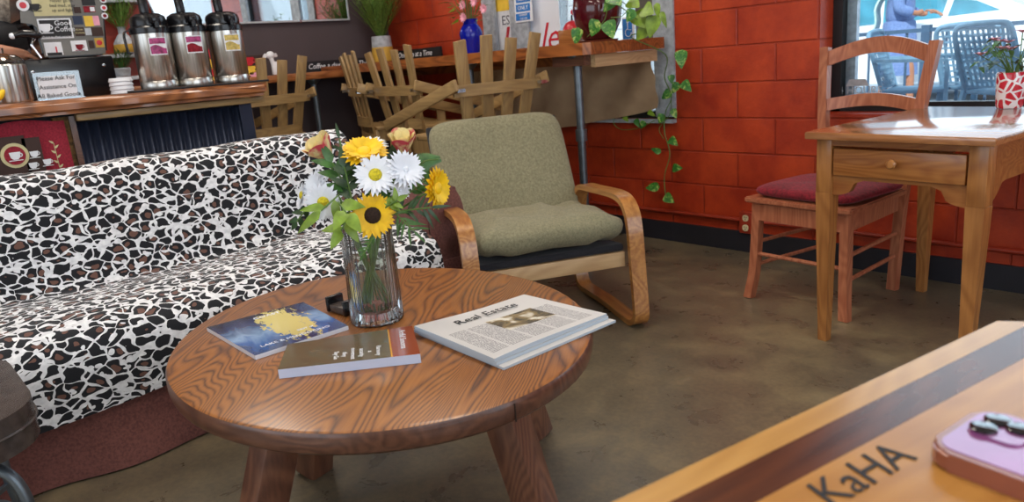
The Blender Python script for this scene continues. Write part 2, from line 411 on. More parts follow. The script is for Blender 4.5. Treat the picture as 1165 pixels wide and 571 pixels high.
    def text(s, txt, size, mat, ext=.0006, align='CENTER', shear=0):
        cu = bpy.data.curves.new('t', 'FONT'); cu.body = txt; cu.size = size; cu.extrude = ext; cu.align_x = align; cu.align_y = 'CENTER'; cu.shear = shear; cu.resolution_u = 2
        o = bpy.data.objects.new('t', cu); COL.objects.link(o)
        me = bpy.data.meshes.new_from_object(o.evaluated_get(bpy.context.evaluated_depsgraph_get()))
        n0 = len(s.b.verts); s.b.from_mesh(me); s.b.verts.ensure_lookup_table()
        for v in s.b.verts[n0:]: v.co = mat @ v.co
        bpy.data.objects.remove(o); bpy.data.curves.remove(cu); bpy.data.meshes.remove(me); return s
def obj(name, mb, mat, parent=None, smooth=True, sub=0, solid=0, world=False, ang=40, kind=None, label=None):
    bmesh.ops.recalc_face_normals(mb.b, faces=mb.b.faces)
    if world and parent is not None:
        rt = parent
        mw = Matrix()
        while rt is not None: mw = rt.matrix_basis @ mw; rt = rt.parent
        mb.b.transform(mw.inverted())
    me = bpy.data.meshes.new(name); mb.b.to_mesh(me); mb.b.free()
    o = bpy.data.objects.new(name, me); COL.objects.link(o)
    me.materials.append(M[mat] if isinstance(mat, str) else mat)
    if smooth:
        me.polygons.foreach_set('use_smooth', [True]*len(me.polygons))
        try: me.set_sharp_from_angle(angle=R(ang))
        except Exception: pass
    if parent is not None: o.parent = parent
    if solid:
        q = o.modifiers.new('s', 'SOLIDIFY'); q.thickness = solid; q.offset = 0
    if sub:
        q = o.modifiers.new('u', 'SUBSURF'); q.levels = sub; q.render_levels = sub
    if kind: o['kind'] = kind
    if label: o['label'] = label
    return o
def tag(o, label, cat, group=None, kind=None):
    o['label'] = label; o['category'] = cat
    if group: o['group'] = group
    if kind: o['kind'] = kind
    return o
def thing(name, label, cat, loc=(0, 0, 0), rz=0, group=None):
    o = bpy.data.objects.new(name, None); COL.objects.link(o); o.empty_display_size = .05
    o.location = loc; o.rotation_euler = (0, 0, rz)
    o.matrix_basis = Matrix.Translation(Vector(loc)) @ Matrix.Rotation(rz, 4, 'Z')
    return tag(o, label, cat, group)
def dup(root, loc, rz, label, group=None):
    r = root.copy(); COL.objects.link(r); r.location = loc; r.rotation_euler = (0, 0, rz); r['label'] = label
    if group: r['group'] = group
    def rec(a, b):
        for ch in a.children:
            c = ch.copy(); COL.objects.link(c); c.parent = b; rec(ch, c)
    rec(root, r); return r
def T(*a): return Matrix.Translation(Vector(a))
def RX(a): return Matrix.Rotation(R(a), 4, 'X')
def RY(a): return Matrix.Rotation(R(a), 4, 'Y')
def RZ(a): return Matrix.Rotation(R(a), 4, 'Z')
def basis(o, x, y, z=None):
    x = Vector(x).normalized(); y = Vector(y).normalized(); z = x.cross(y).normalized(); y = z.cross(x)
    mm = Matrix((x, y, z)).transposed().to_4x4(); mm.translation = Vector(o); return mm
def rrect(w, h, r, n=5, cx=0, cy=0):
    p = []
    for ax, ay, s0 in ((w/2-r, h/2-r, 0), (-w/2+r, h/2-r, 90), (-w/2+r, -h/2+r, 180), (w/2-r, -h/2+r, 270)):
        for i in range(n+1):
            a = R(s0+90*i/n); p.append((cx+ax+r*math.cos(a), cy+ay+r*math.sin(a)))
    return p
def smoothpath(pts, n=6):
    """Catmull-Rom"""
    P = [Vector(p) for p in pts]; P = [P[0]*2-P[1]]+P+[P[-1]*2-P[-2]]; out = []
    for i in range(1, len(P)-2):
        for k in range(n):
            t_ = k/n; a, b, c, d = P[i-1:i+3]
            out.append(.5*((2*b)+(-a+c)*t_+(2*a-5*b+4*c-d)*t_*t_+(-a+3*b-3*c+d)*t_**3))
    out.append(P[-2]); return out
def quad_uv(mb):
    return mb.b.loops.layers.uv.new('UVMap')

# ------------------------------------------------------------------ the room
WN, WW, WE, WS, ZC = 3.46, -5.26, 2.9, -3.4, 3.1
W1 = (PY(553, 60, WN).x, PY(768, 60, WN).x, .70, 2.5)
W2 = (-1.70, 0.75, .725, 2.6)
obj('floor', MB().box(((WW+WE)/2, (WN+WS)/2, -.05), (WE-WW+.6, WN-WS+.6, .1)), 'floor', kind='structure', smooth=False)
obj('ceiling', MB().box(((WW+WE)/2, (WN+WS)/2, ZC+.05), (WE-WW+.6, WN-WS+.6, .1)), 'ceiling', kind='structure', smooth=False)
def wall_y(name, y0, y1, xa, xb, holes, mat, bevel=0):
    mb = MB(); xs = sorted(holes); cur = xa
    for (a, b, z0, z1) in xs:
        mb.box(((cur+a)/2, (y0+y1)/2, ZC/2), (a-cur, y1-y0, ZC))
        mb.box(((a+b)/2, (y0+y1)/2, z0/2), (b-a, y1-y0, z0)); mb.box(((a+b)/2, (y0+y1)/2, (z1+ZC)/2), (b-a, y1-y0, ZC-z1)); cur = b
    mb.box(((cur+xb)/2, (y0+y1)/2, ZC/2), (xb-cur, y1-y0, ZC))
    return obj(name, mb, mat, kind='structure', smooth=False)
wall_y('wall_north', WN, WN+.22, WW-.2, WE+.2, [W1, W2], 'redwall')
obj('wall_west', MB().box((WW-.1, (WN+WS)/2, ZC/2), (.2, WN-WS, ZC)), 'blackwall', kind='structure', smooth=False)
wall_y('wall_south', WS-.2, WS, WW-.2, WE+.2, [(-3.8, .8, .8, 2.6)], 'creamwall')
mb = MB()
for y0, y1, z0, z1 in ((WS, -2.0, 0, ZC), (2.6, WN, 0, ZC), (-2.0, 2.6, 0, .6), (-2.0, 2.6, 2.8, ZC)): mb.box((WE+.1, (y0+y1)/2, (z0+z1)/2), (.2, y1-y0, z1-z0))
obj('wall_east', mb, 'creamwall', kind='structure', smooth=False)
obj('baseboard_north', MB().box(((WW+WE)/2, WN-.008, .055), (WE-WW, .016, .11)), 'baseboard', kind='structure', smooth=False)
mb = MB(); mb.tube([(WW+.02, WN-.022, .175), (WE, WN-.022, .175)], .011, 10)
obj('trim_1', mb, 'redpaint', kind='structure')
def win(name, o4, yf, fw, fd, mat, mull=()):
    a, b, z0, z1 = o4; e = bpy.data.objects.new(name, None); COL.objects.link(e); e['kind'] = 'structure'
    mb = MB(); mb.box((a+fw/2, yf, (z0+z1)/2), (fw, fd, z1-z0)); mb.box((b-fw/2, yf, (z0+z1)/2), (fw, fd, z1-z0))
    mb.box(((a+b)/2, yf, z0+.02), (b-a, fd, .04)); mb.box(((a+b)/2, yf, z1-.02), (b-a, fd, .04))
    obj('window_frame', mb, mat, e, smooth=False)
    for x, w in mull: obj('mullion', MB().box((x, yf, (z0+z1)/2), (w, fd, z1-z0-.08)), mat, e, smooth=False)
    obj('pane', MB().box(((a+b)/2, yf+.01, (z0+z1)/2), (b-a-2*fw, .006, z1-z0-.08)), 'pane', e, smooth=False)
    return e
xr = PY(745, 60, WN).x
w1 = win('window_1', W1, WN+.05, .05, .09, 'frame')
for a, b in ((745, 768), (553, 566), (584, 604)):
    xa, xb = PY(a, 50, WN).x, PY(b, 50, WN).x
    obj('weathered_upright', MB().box(((xa+xb)/2, WN+.0, 1.62), (xb-xa, .03, 1.82), bev=.004), 'driftwood', w1, smooth=False)
obj('window_sill', MB().box(((W1[0]+W1[1])/2, WN-.012, W1[2]-.012), (W1[1]-W1[0], .05, .02)), 'driftwood', w1, smooth=False)
w2 = win('window_2', W2, WN+.15, .045, .05, 'frame')
obj('outer_frame', MB().box((W2[0]+.065, WN+.19, 1.66), (.05, .03, 1.8)), 'driftwood', w2, smooth=False)
for nm, (x0, x1, y0, y1, z0, z1) in {'unseen_window_3': (WE+.06, WE+.1, -2.0, 2.6, .6, 2.8), 'unseen_window_4': (-3.8, .8, WS-.1, WS-.06, .8, 2.6)}.items():  # unseen windows, added to let light in from behind the camera
    e = bpy.data.objects.new(nm, None); COL.objects.link(e); e['kind'] = 'structure'; mb = MB()
    lx, ly = x1-x0, y1-y0; along = 'y' if ly > lx else 'x'; n = 3
    for i in range(n+1):
        f = i/n
        c = (x0+lx/2, y0+.03+(ly-.06)*f, (z0+z1)/2) if along == 'y' else (x0+.03+(lx-.06)*f, y0+ly/2, (z0+z1)/2)
        mb.box(c, (.05, .05, z1-z0))
    for z in (z0+.025, z1-.025): mb.box((x0+lx/2, y0+ly/2, z), (max(lx, .05), max(ly, .05), .05))
    obj('window_frame', mb, 'frame', e, smooth=False)
# unseen ceiling panels and lamps, added to brighten the room
for k, (x, y) in enumerate([(-3.9, .9), (-3.9, 2.3), (-2.0, -.6), (-1.9, 1.6), (.2, .6), (.4, -1.6)]):
    t_ = thing('added_ceiling_light', 'added unseen white ceiling light panel, %s' % ['over the coffee counter', 'near the dark back wall', 'at the back of the room', 'over the round coffee table', 'over the striped table', 'in the rear corner'][k], 'light', (x, y, ZC-.05), 0, 'added ceiling lights')
    obj('housing', MB().box((0, 0, .02), (1.24, .34, .05), bev=.01), 'white', t_); obj('diffuser', MB().box((0, 0, -.012), (1.16, .28, .014), bev=.004), 'lamp', t_)
    area('ceiling_fill', (x, y, ZC-.09), (x, y, 0), 1.1, .26, [20, 15, 12, 19, 12, 8][k], (1, .90, .78))

# ------------------------------------------------------------------ coffee table
ZT = .49
EC = Vector((-1.523, .88, 0)); EA, EB, EANG = .559, .485, R(170.6)
def ell(k, off=0, z=0):
    x, y = (EA+off)*math.cos(k), (EB+off)*math.sin(k)
    return Vector((x*math.cos(EANG)-y*math.sin(EANG), x*math.sin(EANG)+y*math.cos(EANG), z))
ct = thing('coffee_table', 'low round oak coffee table with thick square splayed legs in front of the leopard sofa', 'table', (EC.x, EC.y, 0))
mb = MB(); N = 96; rings = []
for off, z in ((-.05, ZT-.05), (-.012, ZT-.05), (-.003, ZT-.042), (0, ZT-.03), (0, ZT-.010), (-.004, ZT-.003), (-.011, ZT)):
    rings.append([mb.b.verts.new(ell(2*PI*i/N, off, z)) for i in range(N)])
for A, B in zip(rings, rings[1:]):
    for i in range(N): mb.b.faces.new((A[i], A[(i+1) % N], B[(i+1) % N], B[i]))
mb.b.faces.new(rings[0][::-1]); mb.b.faces.new(rings[-1])
top = obj('tabletop', mb, 'oak', ct, ang=30); top.data.materials.append(M['oakdark'])
for p in top.data.polygons:
    if abs(p.normal.z) < .8 and p.center.z < ZT-.001: p.material_index = 1
mb = MB()
for kk in (4.95, 1.2, 3.2):
    a, b = ell(kk, .0006, ZT-.045), ell(kk, .0006, ZT-.008); mb.beam(a, b, .0025, .0015)
obj('edge_joint', mb, 'grout', top)
lt = [PZ(307, 497, .44), PZ(575, 455, .44), PZ(365, 497, .44), PZ(590, 452, .44)]
lf = [Vector((-1.47, .43, 0)), Vector((-1.10, 1.0, 0)), Vector((-1.86, .80, 0)), Vector((-1.52, 1.36, 0))]
lt2 = [lt[0]+Vector((-.05, .05, 0)), lt[1]+Vector((-.05, 0, 0)), None, None]
for i in range(4):
    b_ = lf[i]; c_ = Vector((-1.49, .89, .44)); tp = c_+(Vector((b_.x, b_.y, .44))-c_)*.72
    if i == 0: tp = Vector((-1.40, .555, .44))
    if i == 1: tp = Vector((-1.165, .93, .44))
    mb = MB(); mb.beam(b_, tp, .078, .074, up=(b_-c_).cross(Vector((0, 0, 1))), bev=.006)
    obj('leg', mb, 'oakleg', ct, world=True)
mb = MB(); mb.beam((-1.82, .80, ZT-.075), (-1.17, .93, ZT-.075), .06, .045); mb.beam((-1.41, .57, ZT-.075), (-1.5, 1.2, ZT-.075), .06, .045)
obj('cross_brace', mb, 'oakdark', ct, world=True)

# things lying on it
def slab(corners, z0, z1, ripple=0, taper=0):
    """corners: tl tr br bl as seen by the reader; returns mesh builder with UVs on top"""
    mb = MB(); uvl = mb.b.loops.layers.uv.new('UVMap'); n = 10
    def P(u, v, z):
        a, b, c, d = corners; p = (a*(1-u)+b*u)*v+(d*(1-u)+c*u)*(1-v); return Vector((p.x, p.y, z))
    zt = lambda u, v: z1+ripple*math.sin(u*5+v*2)
    top = [[mb.b.verts.new(P(i/n, j/n, zt(i/n, j/n))) for j in range(n+1)] for i in range(n+1)]
    for i in range(n):
        for j in range(n):
            f = mb.b.faces.new((top[i][j], top[i+1][j], top[i+1][j+1], top[i][j+1]))
            for l, (a, b) in zip(f.loops, ((i, j), (i+1, j), (i+1, j+1), (i, j+1))): l[uvl].uv = (a/n, b/n)
    bord = [(i, 0) for i in range(n)]+[(n, j) for j in range(n)]+[(i, n) for i in range(n, 0, -1)]+[(0, j) for j in range(n, 0, -1)]
    bt = [mb.b.verts.new(P(i/n, j/n, z0)) for i, j in bord]; m_ = len(bord)
    for k in range(m_):
        i, j = bord[k]; i2, j2 = bord[(k+1) % m_]
        f = mb.b.faces.new((bt[k], bt[(k+1) % m_], top[i2][j2], top[i][j]))
        for l in f.loops: l[uvl].uv = (-1, -1)
    f = mb.b.faces.new(bt[::-1])
    for l in f.loops: l[uvl].uv = (-1, -1)
    return mb, P
def txt_on(mb, P, txt, u, v, size, ang, z, ext=.0003, flip=1):
    """text lying on the quad at u,v ; ang measured from the u axis"""
    o = P(u, v, z); ux = (P(1, .5, z)-P(0, .5, z)).normalized(); vy = (P(.5, 1, z)-P(.5, 0, z)).normalized()
    a = R(ang); x = ux*math.cos(a)+vy*math.sin(a); y = Vector((0, 0, 1)).cross(x)
    mb.text(txt, size, basis(o, x, y), ext)
# 1: blue magazine (title side faces the sofa)
c1 = [PZ(345, 343, ZT+.012), PZ(396, 370, ZT+.012), PZ(290, 404, ZT+.012), PZ(235, 372, ZT+.012)]
def f_blue(t, uv):
    sp = t.n('ShaderNodeSeparateXYZ'); t.l(uv, sp.inputs[0])
    mp = t.n('ShaderNodeMapping'); t.l(uv, mp.inputs[0]); mp.inputs['Scale'].default_value = (1.4, 3, 1)
    n = t.noise(mp.outputs[0], 1.6, 3, .5, .8)
    c = t.ramp(t.math('ADD', t.math('MULTIPLY', sp.outputs[0], .55), t.math('MULTIPLY', n.outputs[0], .45)), [(.2, lin('#1a1c26')), (.32, lin('#28406e')), (.5, lin('#8fb2dc')), (.62, lin('#3c6cb4')), (.8, lin('#16305e'))])
    # pale golden splash across the middle
    du = t.math('MULTIPLY', t.math('SUBTRACT', sp.outputs[0], .45), 1.3); dv = t.math('MULTIPLY', t.math('SUBTRACT', sp.outputs[1], .6), 3.0)
    d = t.math('SQRT', t.math('ADD', t.math('MULTIPLY', du, du), t.math('MULTIPLY', dv, dv)))
    n2 = t.noise(mp.outputs[0], 5, 4, .7)
    k = t.math('LESS_THAN', t.math('ADD', d, t.math('MULTIPLY_ADD', n2.outputs[0], 1.9, -.95)), .60)
    c = t.mix(k, c, lin('#e8d888'))
    edge = t.math('LESS_THAN', sp.outputs[0], -.5)
    return t.mix(edge, c, lin('#dfe4ee'))
mg = thing('magazine', 'glossy blue magazine with pale gold splash on its cover, nearest the sofa', 'magazine', sum(c1, Vector())/4-Vector((0, 0, .012)))
mb, P = slab(c1, ZT+.0005, ZT+.011); obj('pages', mb, uvmat('blue_magazine_cover', f_blue, .2, .8), mg, world=True, ang=30)
for s_, u_, v_, z_ in (('LAKE & MENDOCINO', .86, .5, .018), ('BEST of', .74, .66, .013), ('COAST', .12, .55, .022)):
    mb = MB(); txt_on(mb, P, s_, u_, v_, z_, 90, ZT+.0115); obj('cover_lettering', mb, 'white', mg, world=True, smooth=False)
# 2: brown booklet
c2 = [PZ(327, 391, ZT+.022), PZ(469, 370, ZT+.022), PZ(478, 402, ZT+.022), PZ(316, 420, ZT+.022)]
def f_brown(t, uv):
    sp = t.n('ShaderNodeSeparateXYZ'); t.l(uv, sp.inputs[0]); n = t.noise(uv, 6, 6, .7, .5)
    c = t.ramp(n.outputs[0], [(.3, lin('#4e3a2a')), (.5, lin('#6e5a3a')), (.58, lin('#5a5a48')), (.7, lin('#8e6a48'))])
    c = t.mix(t.math('GREATER_THAN', sp.outputs[0], .80), c, lin('#9a4a2a'))
    ln = t.math('COMPARE', sp.outputs[0], .80, .006); c = t.mix(ln, c, lin('#e0a030'))
    return t.mix(t.math('LESS_THAN', sp.outputs[0], -.5), c, lin('#c8d4ee'))
mg = thing('booklet', 'brown booklet with a rust coloured band on its cover, in front of the glass vase', 'booklet', sum(c2, Vector())/4-Vector((0, 0, .022)))
mb, P = slab(c2, ZT+.0005, ZT+.021); obj('pages', mb, uvmat('brown_booklet_cover', f_brown, .25, .6), mg, world=True, ang=30)
for i, (w, u_, v_, z_) in enumerate([(w, .40+.062*i, .27, .015) for i, w in enumerate(('Say Go', 'they', 'movement', 'security', 'a', 'Harmony'))]+[('Artful Sonoma', .90, .56, .020)]):
    mb = MB(); txt_on(mb, P, w, u_, v_, z_, -90, ZT+.0215); obj('cover_lettering', mb, 'white', mg, world=True, smooth=False)
# 3: folded newspapers
def f_news(t, uv):
    sp = t.n('ShaderNodeSeparateXYZ'); t.l(uv, sp.inputs[0]); U, V = sp.outputs[0], sp.outputs[1]
    ln = t.math('GREATER_THAN', t.math('SINE', t.math('MULTIPLY', V, 300.0)), .0)
    nz = t.noise(uv, 90, 2, .6); ln = t.math('MULTIPLY', ln, t.math('GREATER_THAN', nz.outputs[0], .45))
    colm = t.math('LESS_THAN', t.math('FRACT', t.math('MULTIPLY', U, 5.0)), .90)
    body = t.math('MULTIPLY', t.math('LESS_THAN', V, .62), t.math('MULTIPLY', t.math('GREATER_THAN', V, .08), t.math('MULTIPLY', t.math('GREATER_THAN', U, .05), t.math('LESS_THAN', U, .93))))
    k = t.math('MULTIPLY', t.math('MULTIPLY', ln, colm), body)
    c = t.mix(t.math('MULTIPLY', k, .8), lin('#cbc8c6'), lin('#5a5660'))
    ph = t.math('MULTIPLY', t.math('MULTIPLY', t.math('GREATER_THAN', U, .38), t.math('LESS_THAN', U, .80)), t.math('MULTIPLY', t.math('GREATER_THAN', V, .34), t.math('LESS_THAN', V, .66)))
    pc = t.ramp(t.noise(uv, 7, 3, .5, .6).outputs[0], [(.38, lin('#4c4438')), (.5, lin('#8a7650')), (.62, lin('#d8d2c4'))])
    c = t.mix(ph, c, pc)
    return t.mix(t.math('LESS_THAN', U, -.5), c, lin('#b4c0cc'))
nm = uvmat('newsprint_page', f_news, .8, 0)
base = [PZ(596, 332, ZT+.03), PZ(690, 352, ZT+.03), PZ(562, 404, ZT+.03), PZ(471, 368, ZT+.03)]
base = [base[3], base[0], base[1], base[2]]      # tl tr br bl : title along the edge nearest the sofa
lay = [('newspaper', 'bottom newspaper of the folded stack on the coffee table', .0005, .006, (.004, .006)), ('newspaper', 'middle newspaper of the folded stack on the coffee table', .0065, .0135, (-.006, .002)), ('newspaper', 'top newspaper of the folded stack, headed Real Estate, with a photo', .014, .022, (0, 0))]
for k, (nme, lab, z0, z1, dl) in enumerate(lay):
    cc = [p+Vector((dl[0], dl[1], 0)) for p in base]
    cc = [cc[0], cc[1], cc[2]+(cc[2]-cc[1]).normalized()*(.008*(2-k)), cc[3]+(cc[3]-cc[0]).normalized()*(.008*(2-k))]
    e = thing('newspaper', lab, 'newspaper', sum(cc, Vector())/4-Vector((0, 0, .03)), 0, 'folded newspapers on the coffee table')
    mb, P = slab(cc, ZT+z0, ZT+z1, .0022 if k == 2 else 0); obj('folded_sheets', mb, nm, e, world=True, ang=30)
    if k == 2:
        mb = MB(); txt_on(mb, P, 'Real Estate', .50, .80, .040, 0, ZT+z1+.0024); mb2 = MB()
        obj('headline', mb, 'ink', e, world=True, smooth=False)
# small dark card holder behind the vase
q = PZ(382, 352, ZT); d_ = (PZ(403, 358, ZT)-q).normalized()
ch = thing('card_holder', 'small dark smoked plastic card holder behind the glass vase', 'holder', q, math.atan2(d_.y, d_.x))
obj('end_block', MB().box((.0, 0, .021), (.012, .05, .040), bev=.003), 'black', ch); obj('end_block', MB().box((.075, 0, .021), (.012, .05, .040), bev=.003), 'black', ch)
obj('tray', MB().box((.0375, 0, .012), (.063, .045, .02), bev=.003), 'leather', ch)

# vase with flowers
VC = Vector((-1.655, .955, ZT)); VC = (PZ(404, 360, ZT)+PZ(459, 362, ZT))/2; VC = Vector((VC.x+.01, VC.y-.01, ZT))
VR, VH = .066, .235
vs = thing('glass_vase', 'tall ribbed clear glass vase of water holding the sunflower bouquet', 'vase', VC)
mb = MB(); mb.lathe([(.001, .0005), (VR*.96, .0005), (VR, .006), (VR*.98, .03), (VR*.93, VH-.01), (VR*.95, VH), (VR*.90, VH), (VR*.88, VH-.01), (VR*.86, .05), (VR*.80, .035), (.001, .032)], seg=120, rib=.018, nrib=30)
obj('vessel', mb, 'vaseglass', vs, ang=60)
obj('base_block', MB().lathe([(.001, .003), (VR*.90, .003), (VR*.93, .008), (VR*.80, .030), (.001, .031)], seg=60, rib=.03, nrib=15), 'thickglass', vs)
obj('water', MB().lathe([(.001, .037), (VR*.78, .037), (VR*.84, .055), (VR*.85, .165), (.001, .165)], seg=48), 'water', vs)
def stem_pts(head, k):
    a = k*2.4; foot = VC+Vector((.032*math.cos(a), .032*math.sin(a), .045)); neck = VC+Vector((-.035*math.cos(a), -.035*math.sin(a), VH)) 
    hv = Vector(head); dirn = hv-VC; dirn.z = 0
    if dirn.length > .01: neck = VC+dirn.normalized()*min(.042, dirn.length)+Vector((0, 0, VH))
    foot = VC-Vector((dirn.x, dirn.y, 0)).normalized()*.03+Vector((.012*math.cos(a), .012*math.sin(a), .045))
    return smoothpath([foot, neck, (neck+hv)/2+Vector((0, 0, .01)), hv], 5)
def frame_of(n):
    n = Vector(n).normalized(); x = n.cross(Vector((0, 0, 1)))
    if x.length < .05: x = Vector((1, 0, 0))
    x.normalize(); return x, n.cross(x).normalized()*-1 if False else n.cross(x), n
def flower(name, label, pos, n, rad, petal, disc, npet, rows=2, wid=.3, k=0, group=None, dr=.3, cup=.15):
    x, y, n = frame_of(n); pos = Vector(pos)
    e = thing(name, label, 'flower', pos, 0, group)
    mb = MB()
    for r_ in range(rows):
        for i in range(npet):
            a = 2*PI*(i+.5*r_)/npet+random.uniform(-.08, .08); d = x*math.cos(a)+y*math.sin(a)
            L = rad*(1-.12*r_)*random.uniform(.9, 1.05)
            mb.leaf(pos+d*rad*dr*.7-n*.002*r_+n*.003*r_, d+n*(cup+.2*r_+random.uniform(-.06, .06)), n, L*(1-dr*.6), rad*wid, bend=.12, fold=.12, point=.9)
    obj('petals', mb, petal, e, world=True)
    mb = MB(); mb.sphere((0, 0, 0), rad*dr, 14, 8, (1, 1, .45 if dr > .2 else 1.2)); mb.b.transform(basis(pos+n*.003, x, y) if True else None)
    obj('flower_disc', mb, disc, e, world=True)
    mb = MB(); mb.tube(stem_pts(pos-n*.004, k), .0028, 6); obj('stem', mb, 'stem', e, world=True)
    return e
toC = (CO-VC).normalized()
def fp(px, py, dd=0):      # a point at the photographed spot, dd metres nearer than the vase axis
    d = ray(px, py); n = Vector((_fw.x, _fw.y, 0)).normalized()
    return CO+d*(((VC-CO).dot(n)-dd)/d.dot(n))
Rt = CR
flower('sunflower', 'sunflower with a dark brown centre, lowest at the front of the bouquet', fp(424, 245, .07), toC+Vector((0, 0, -.15)), .055, 'petalo', 'disc', 24, 2, .24, 1, dr=.36)
flower('yellow_daisy', 'yellow daisy facing up at the top of the bouquet', fp(414, 173, .01), toC*.6+Vector((0, 0, .8)), .058, 'petaly', 'petalo', 22, 3, .28, 2)
flower('yellow_daisy', 'yellow daisy turned sideways at the right edge of the bouquet', fp(497, 214, .0), toC*.55+Rt*.9+Vector((0, 0, -.1)), .052, 'petaly', 'petalo', 22, 3, .28, 3)
flower('white_daisy', 'white daisy with a yellow centre just above the sunflower', fp(427, 199, .06), toC+Vector((0, 0, .1)), .052, 'petalw', 'discy', 20, 2, .24, 4, 'white daisies in the bouquet')
flower('white_daisy', 'large white daisy right of centre with its disc hidden by petals', fp(461, 193, .04), toC+Rt*.5+Vector((0, 0, .2)), .052, 'petalw', 'petalw', 20, 3, .22, 5, 'white daisies in the bouquet', dr=.14)
flower('white_daisy', 'white daisy behind the yellow one at the very top of the bouquet', fp(421, 166, -.04), toC*.4+Vector((0, 0, 1)), .044, 'petalw', 'discy', 20, 2, .24, 6, 'white daisies in the bouquet')
flower('white_daisy', 'white daisy with a yellow centre, lowest at the left of the bouquet', fp(368, 230, .03), toC-Rt*.2+Vector((0, 0, -.35)), .048, 'petalw', 'discy', 20, 2, .24, 7, 'white daisies in the bouquet')
flower('white_daisy', 'white shaggy daisy at the left of the bouquet, above the lowest one', fp(360, 214, .0), toC-Rt*.9+Vector((0, 0, .1)), .048, 'petalw', 'petalw', 20, 3, .22, 8, 'white daisies in the bouquet', dr=.14)
flower('white_daisy', 'white daisy facing out at the far left edge of the bouquet', fp(344, 222, -.02), toC*.5-Rt+Vector((0, 0, .1)), .034, 'petalw', 'discy', 20, 2, .24, 9, 'white daisies in the bouquet')
flower('white_daisy', 'small white daisy drooping below the large right one', fp(455, 216, .04), toC+Vector((0, 0, -.5)), .028, 'petalw', 'petalw', 16, 2, .24, 10, 'white daisies in the bouquet', dr=.14)
def rose(label, pos, n, rad, k):
    x, y, n = frame_of(n); pos = Vector(pos); e = thing('rose', label, 'flower', pos, 0, 'cream and crimson roses')
    bs = basis(pos, x, y)
    for nm_, mt, rr, cnt, o in (('inner_petals', 'rosey', .55, 5, .2), ('outer_petals', 'roser', .9, 5, .0), ('inner_petals', 'rosey', .8, 4, .9)):
        mb = MB()
        for i in range(cnt):
            a = 2*PI*(i+o)/cnt
            def f(u, v, a=a, rr=rr):
                th = a+(u-.5)*1.5; r0 = rad*rr*(.35+.75*v**.7+(.18*v*v)); return Vector((r0*math.cos(th)*(1-.1*abs(u-.5)), r0*math.sin(th), -rad*.8+v*rad*1.7*(1-.5*(u-.5)**2*2)))
            mb.grid(f, 6, 5)
        mb.b.transform(bs); obj(nm_, mb, mt, e, world=True)
    mb = MB(); mb.tube(stem_pts(pos-n*rad*.7, k), .0028, 6); mb.sphere(pos-n*rad*.75, rad*.4); obj('stem', mb, 'stem', e, world=True)
rose('cream rose edged with crimson at the upper left of the bouquet', fp(366, 170, .0), toC*.5-Rt*.7+Vector((0, 0, .8)), .032, 11)
rose('cream rose edged with crimson at the top right of the bouquet behind the daisies', fp(458, 163, -.03), toC*.5+Vector((0, 0, 1)), .030, 12)
def sprig(label, pts, leaves, L, W, mat, k, name='leafy_sprig', cat='foliage', group='greenery in the bouquet'):
    tip = Vector(pts[-1]); e = thing(name, label, cat, Vector(pts[0]), 0, group)
    P_ = stem_pts(pts[0], k)[:-1]+smoothpath(pts, 5) if len(pts) > 1 else stem_pts(pts[0], k)
    obj('stem', (lambda b: (b.tube(P_, .0022, 6), b)[1])(MB()), 'stem', e, world=True)
    mb = MB(); Q = smoothpath(pts, 8) if len(pts) > 1 else P_[-6:]
    for i in range(leaves):
        f = (i+.5)/leaves; p = Q[int(f*(len(Q)-1))]; d0 = (Q[-1]-Q[0]).normalized()
        sd = d0.cross(toC).normalized()*(1 if i % 2 else -1)
        mb.leaf(p, sd*.8+d0*.7+Vector((random.uniform(-.3, .3), random.uniform(-.3, .3), random.uniform(-.2, .3))), toC+Vector((random.uniform(-.3, .3), 0, .3)), L*random.uniform(.8, 1.1), W, bend=.3)
    mb.leaf(Q[-1], (Q[-1]-Q[-3]), toC, L, W); obj('leaves', mb, mat, e, world=True)
sprig('sprig with long pale green leaf hanging at the left of the bouquet', [fp(385, 222, .05), fp(365, 240, .07)], 2, .075, .022, 'leaflime', 13)
sprig('sprig with broad lime leaf just left of the sunflower', [fp(385, 230, .07), fp(395, 243, .10)], 2, .06, .032, 'leaflime', 14)
sprig('lime leaves hanging over the left rim of the vase', [fp(395, 250, .06), fp(388, 262, .08)], 2, .05, .026, 'leaflime', 15)
sprig('dark upright leaves under the upper left rose', [fp(395, 215, .02), fp(378, 185, .03)], 5, .055, .022, 'leaf', 16)
sprig('dark leaves between the left daisies and the sunflower', [fp(400, 225, .03), fp(392, 190, .03)], 6, .05, .02, 'leafdark', 17)
sprig('tall thin dark leaf rising left of the top daisy', [fp(392, 185, .0), fp(386, 158, .0)], 1, .04, .009, 'leafdark', 18)
sprig('narrow dark leaves fanning out at the right of the bouquet', [fp(455, 240, .03), fp(490, 236, .03)], 10, .05, .009, 'leafdark', 19)
sprig('narrow green leaves drooping below the right yellow daisy', [fp(450, 243, .04), fp(470, 262, .05)], 9, .045, .007, 'leaf', 20)
sprig('bushy green leaves around the right yellow daisy', [fp(465, 220, .0), fp(486, 203, -.01)], 9, .03, .012, 'leaf', 21)
sprig('green leaves filling the middle of the bouquet', [fp(432, 235, .0), fp(432, 205, .0)], 9, .05, .024, 'leaf', 22)
sprig('dark leaves filling the back of the bouquet', [fp(440, 225, -.04), fp(445, 185, -.05)], 9, .05, .024, 'leafdark', 23)
sprig('dusky drooping leaves at the far left of the bouquet', [fp(352, 232, .0), fp(338, 252, .0)], 6, .03, .014, 'leafdark', 24)
sprig('fresh leaves in front under the white daisies', [fp(440, 235, .07), fp(452, 228, .08)], 5, .03, .014, 'leaflime', 25)
sprig('feathery strands spilling over the front rim of the vase', [fp(425, 268, .08), fp(413, 290, .08)], 12, .02, .005, 'leaf', 26)
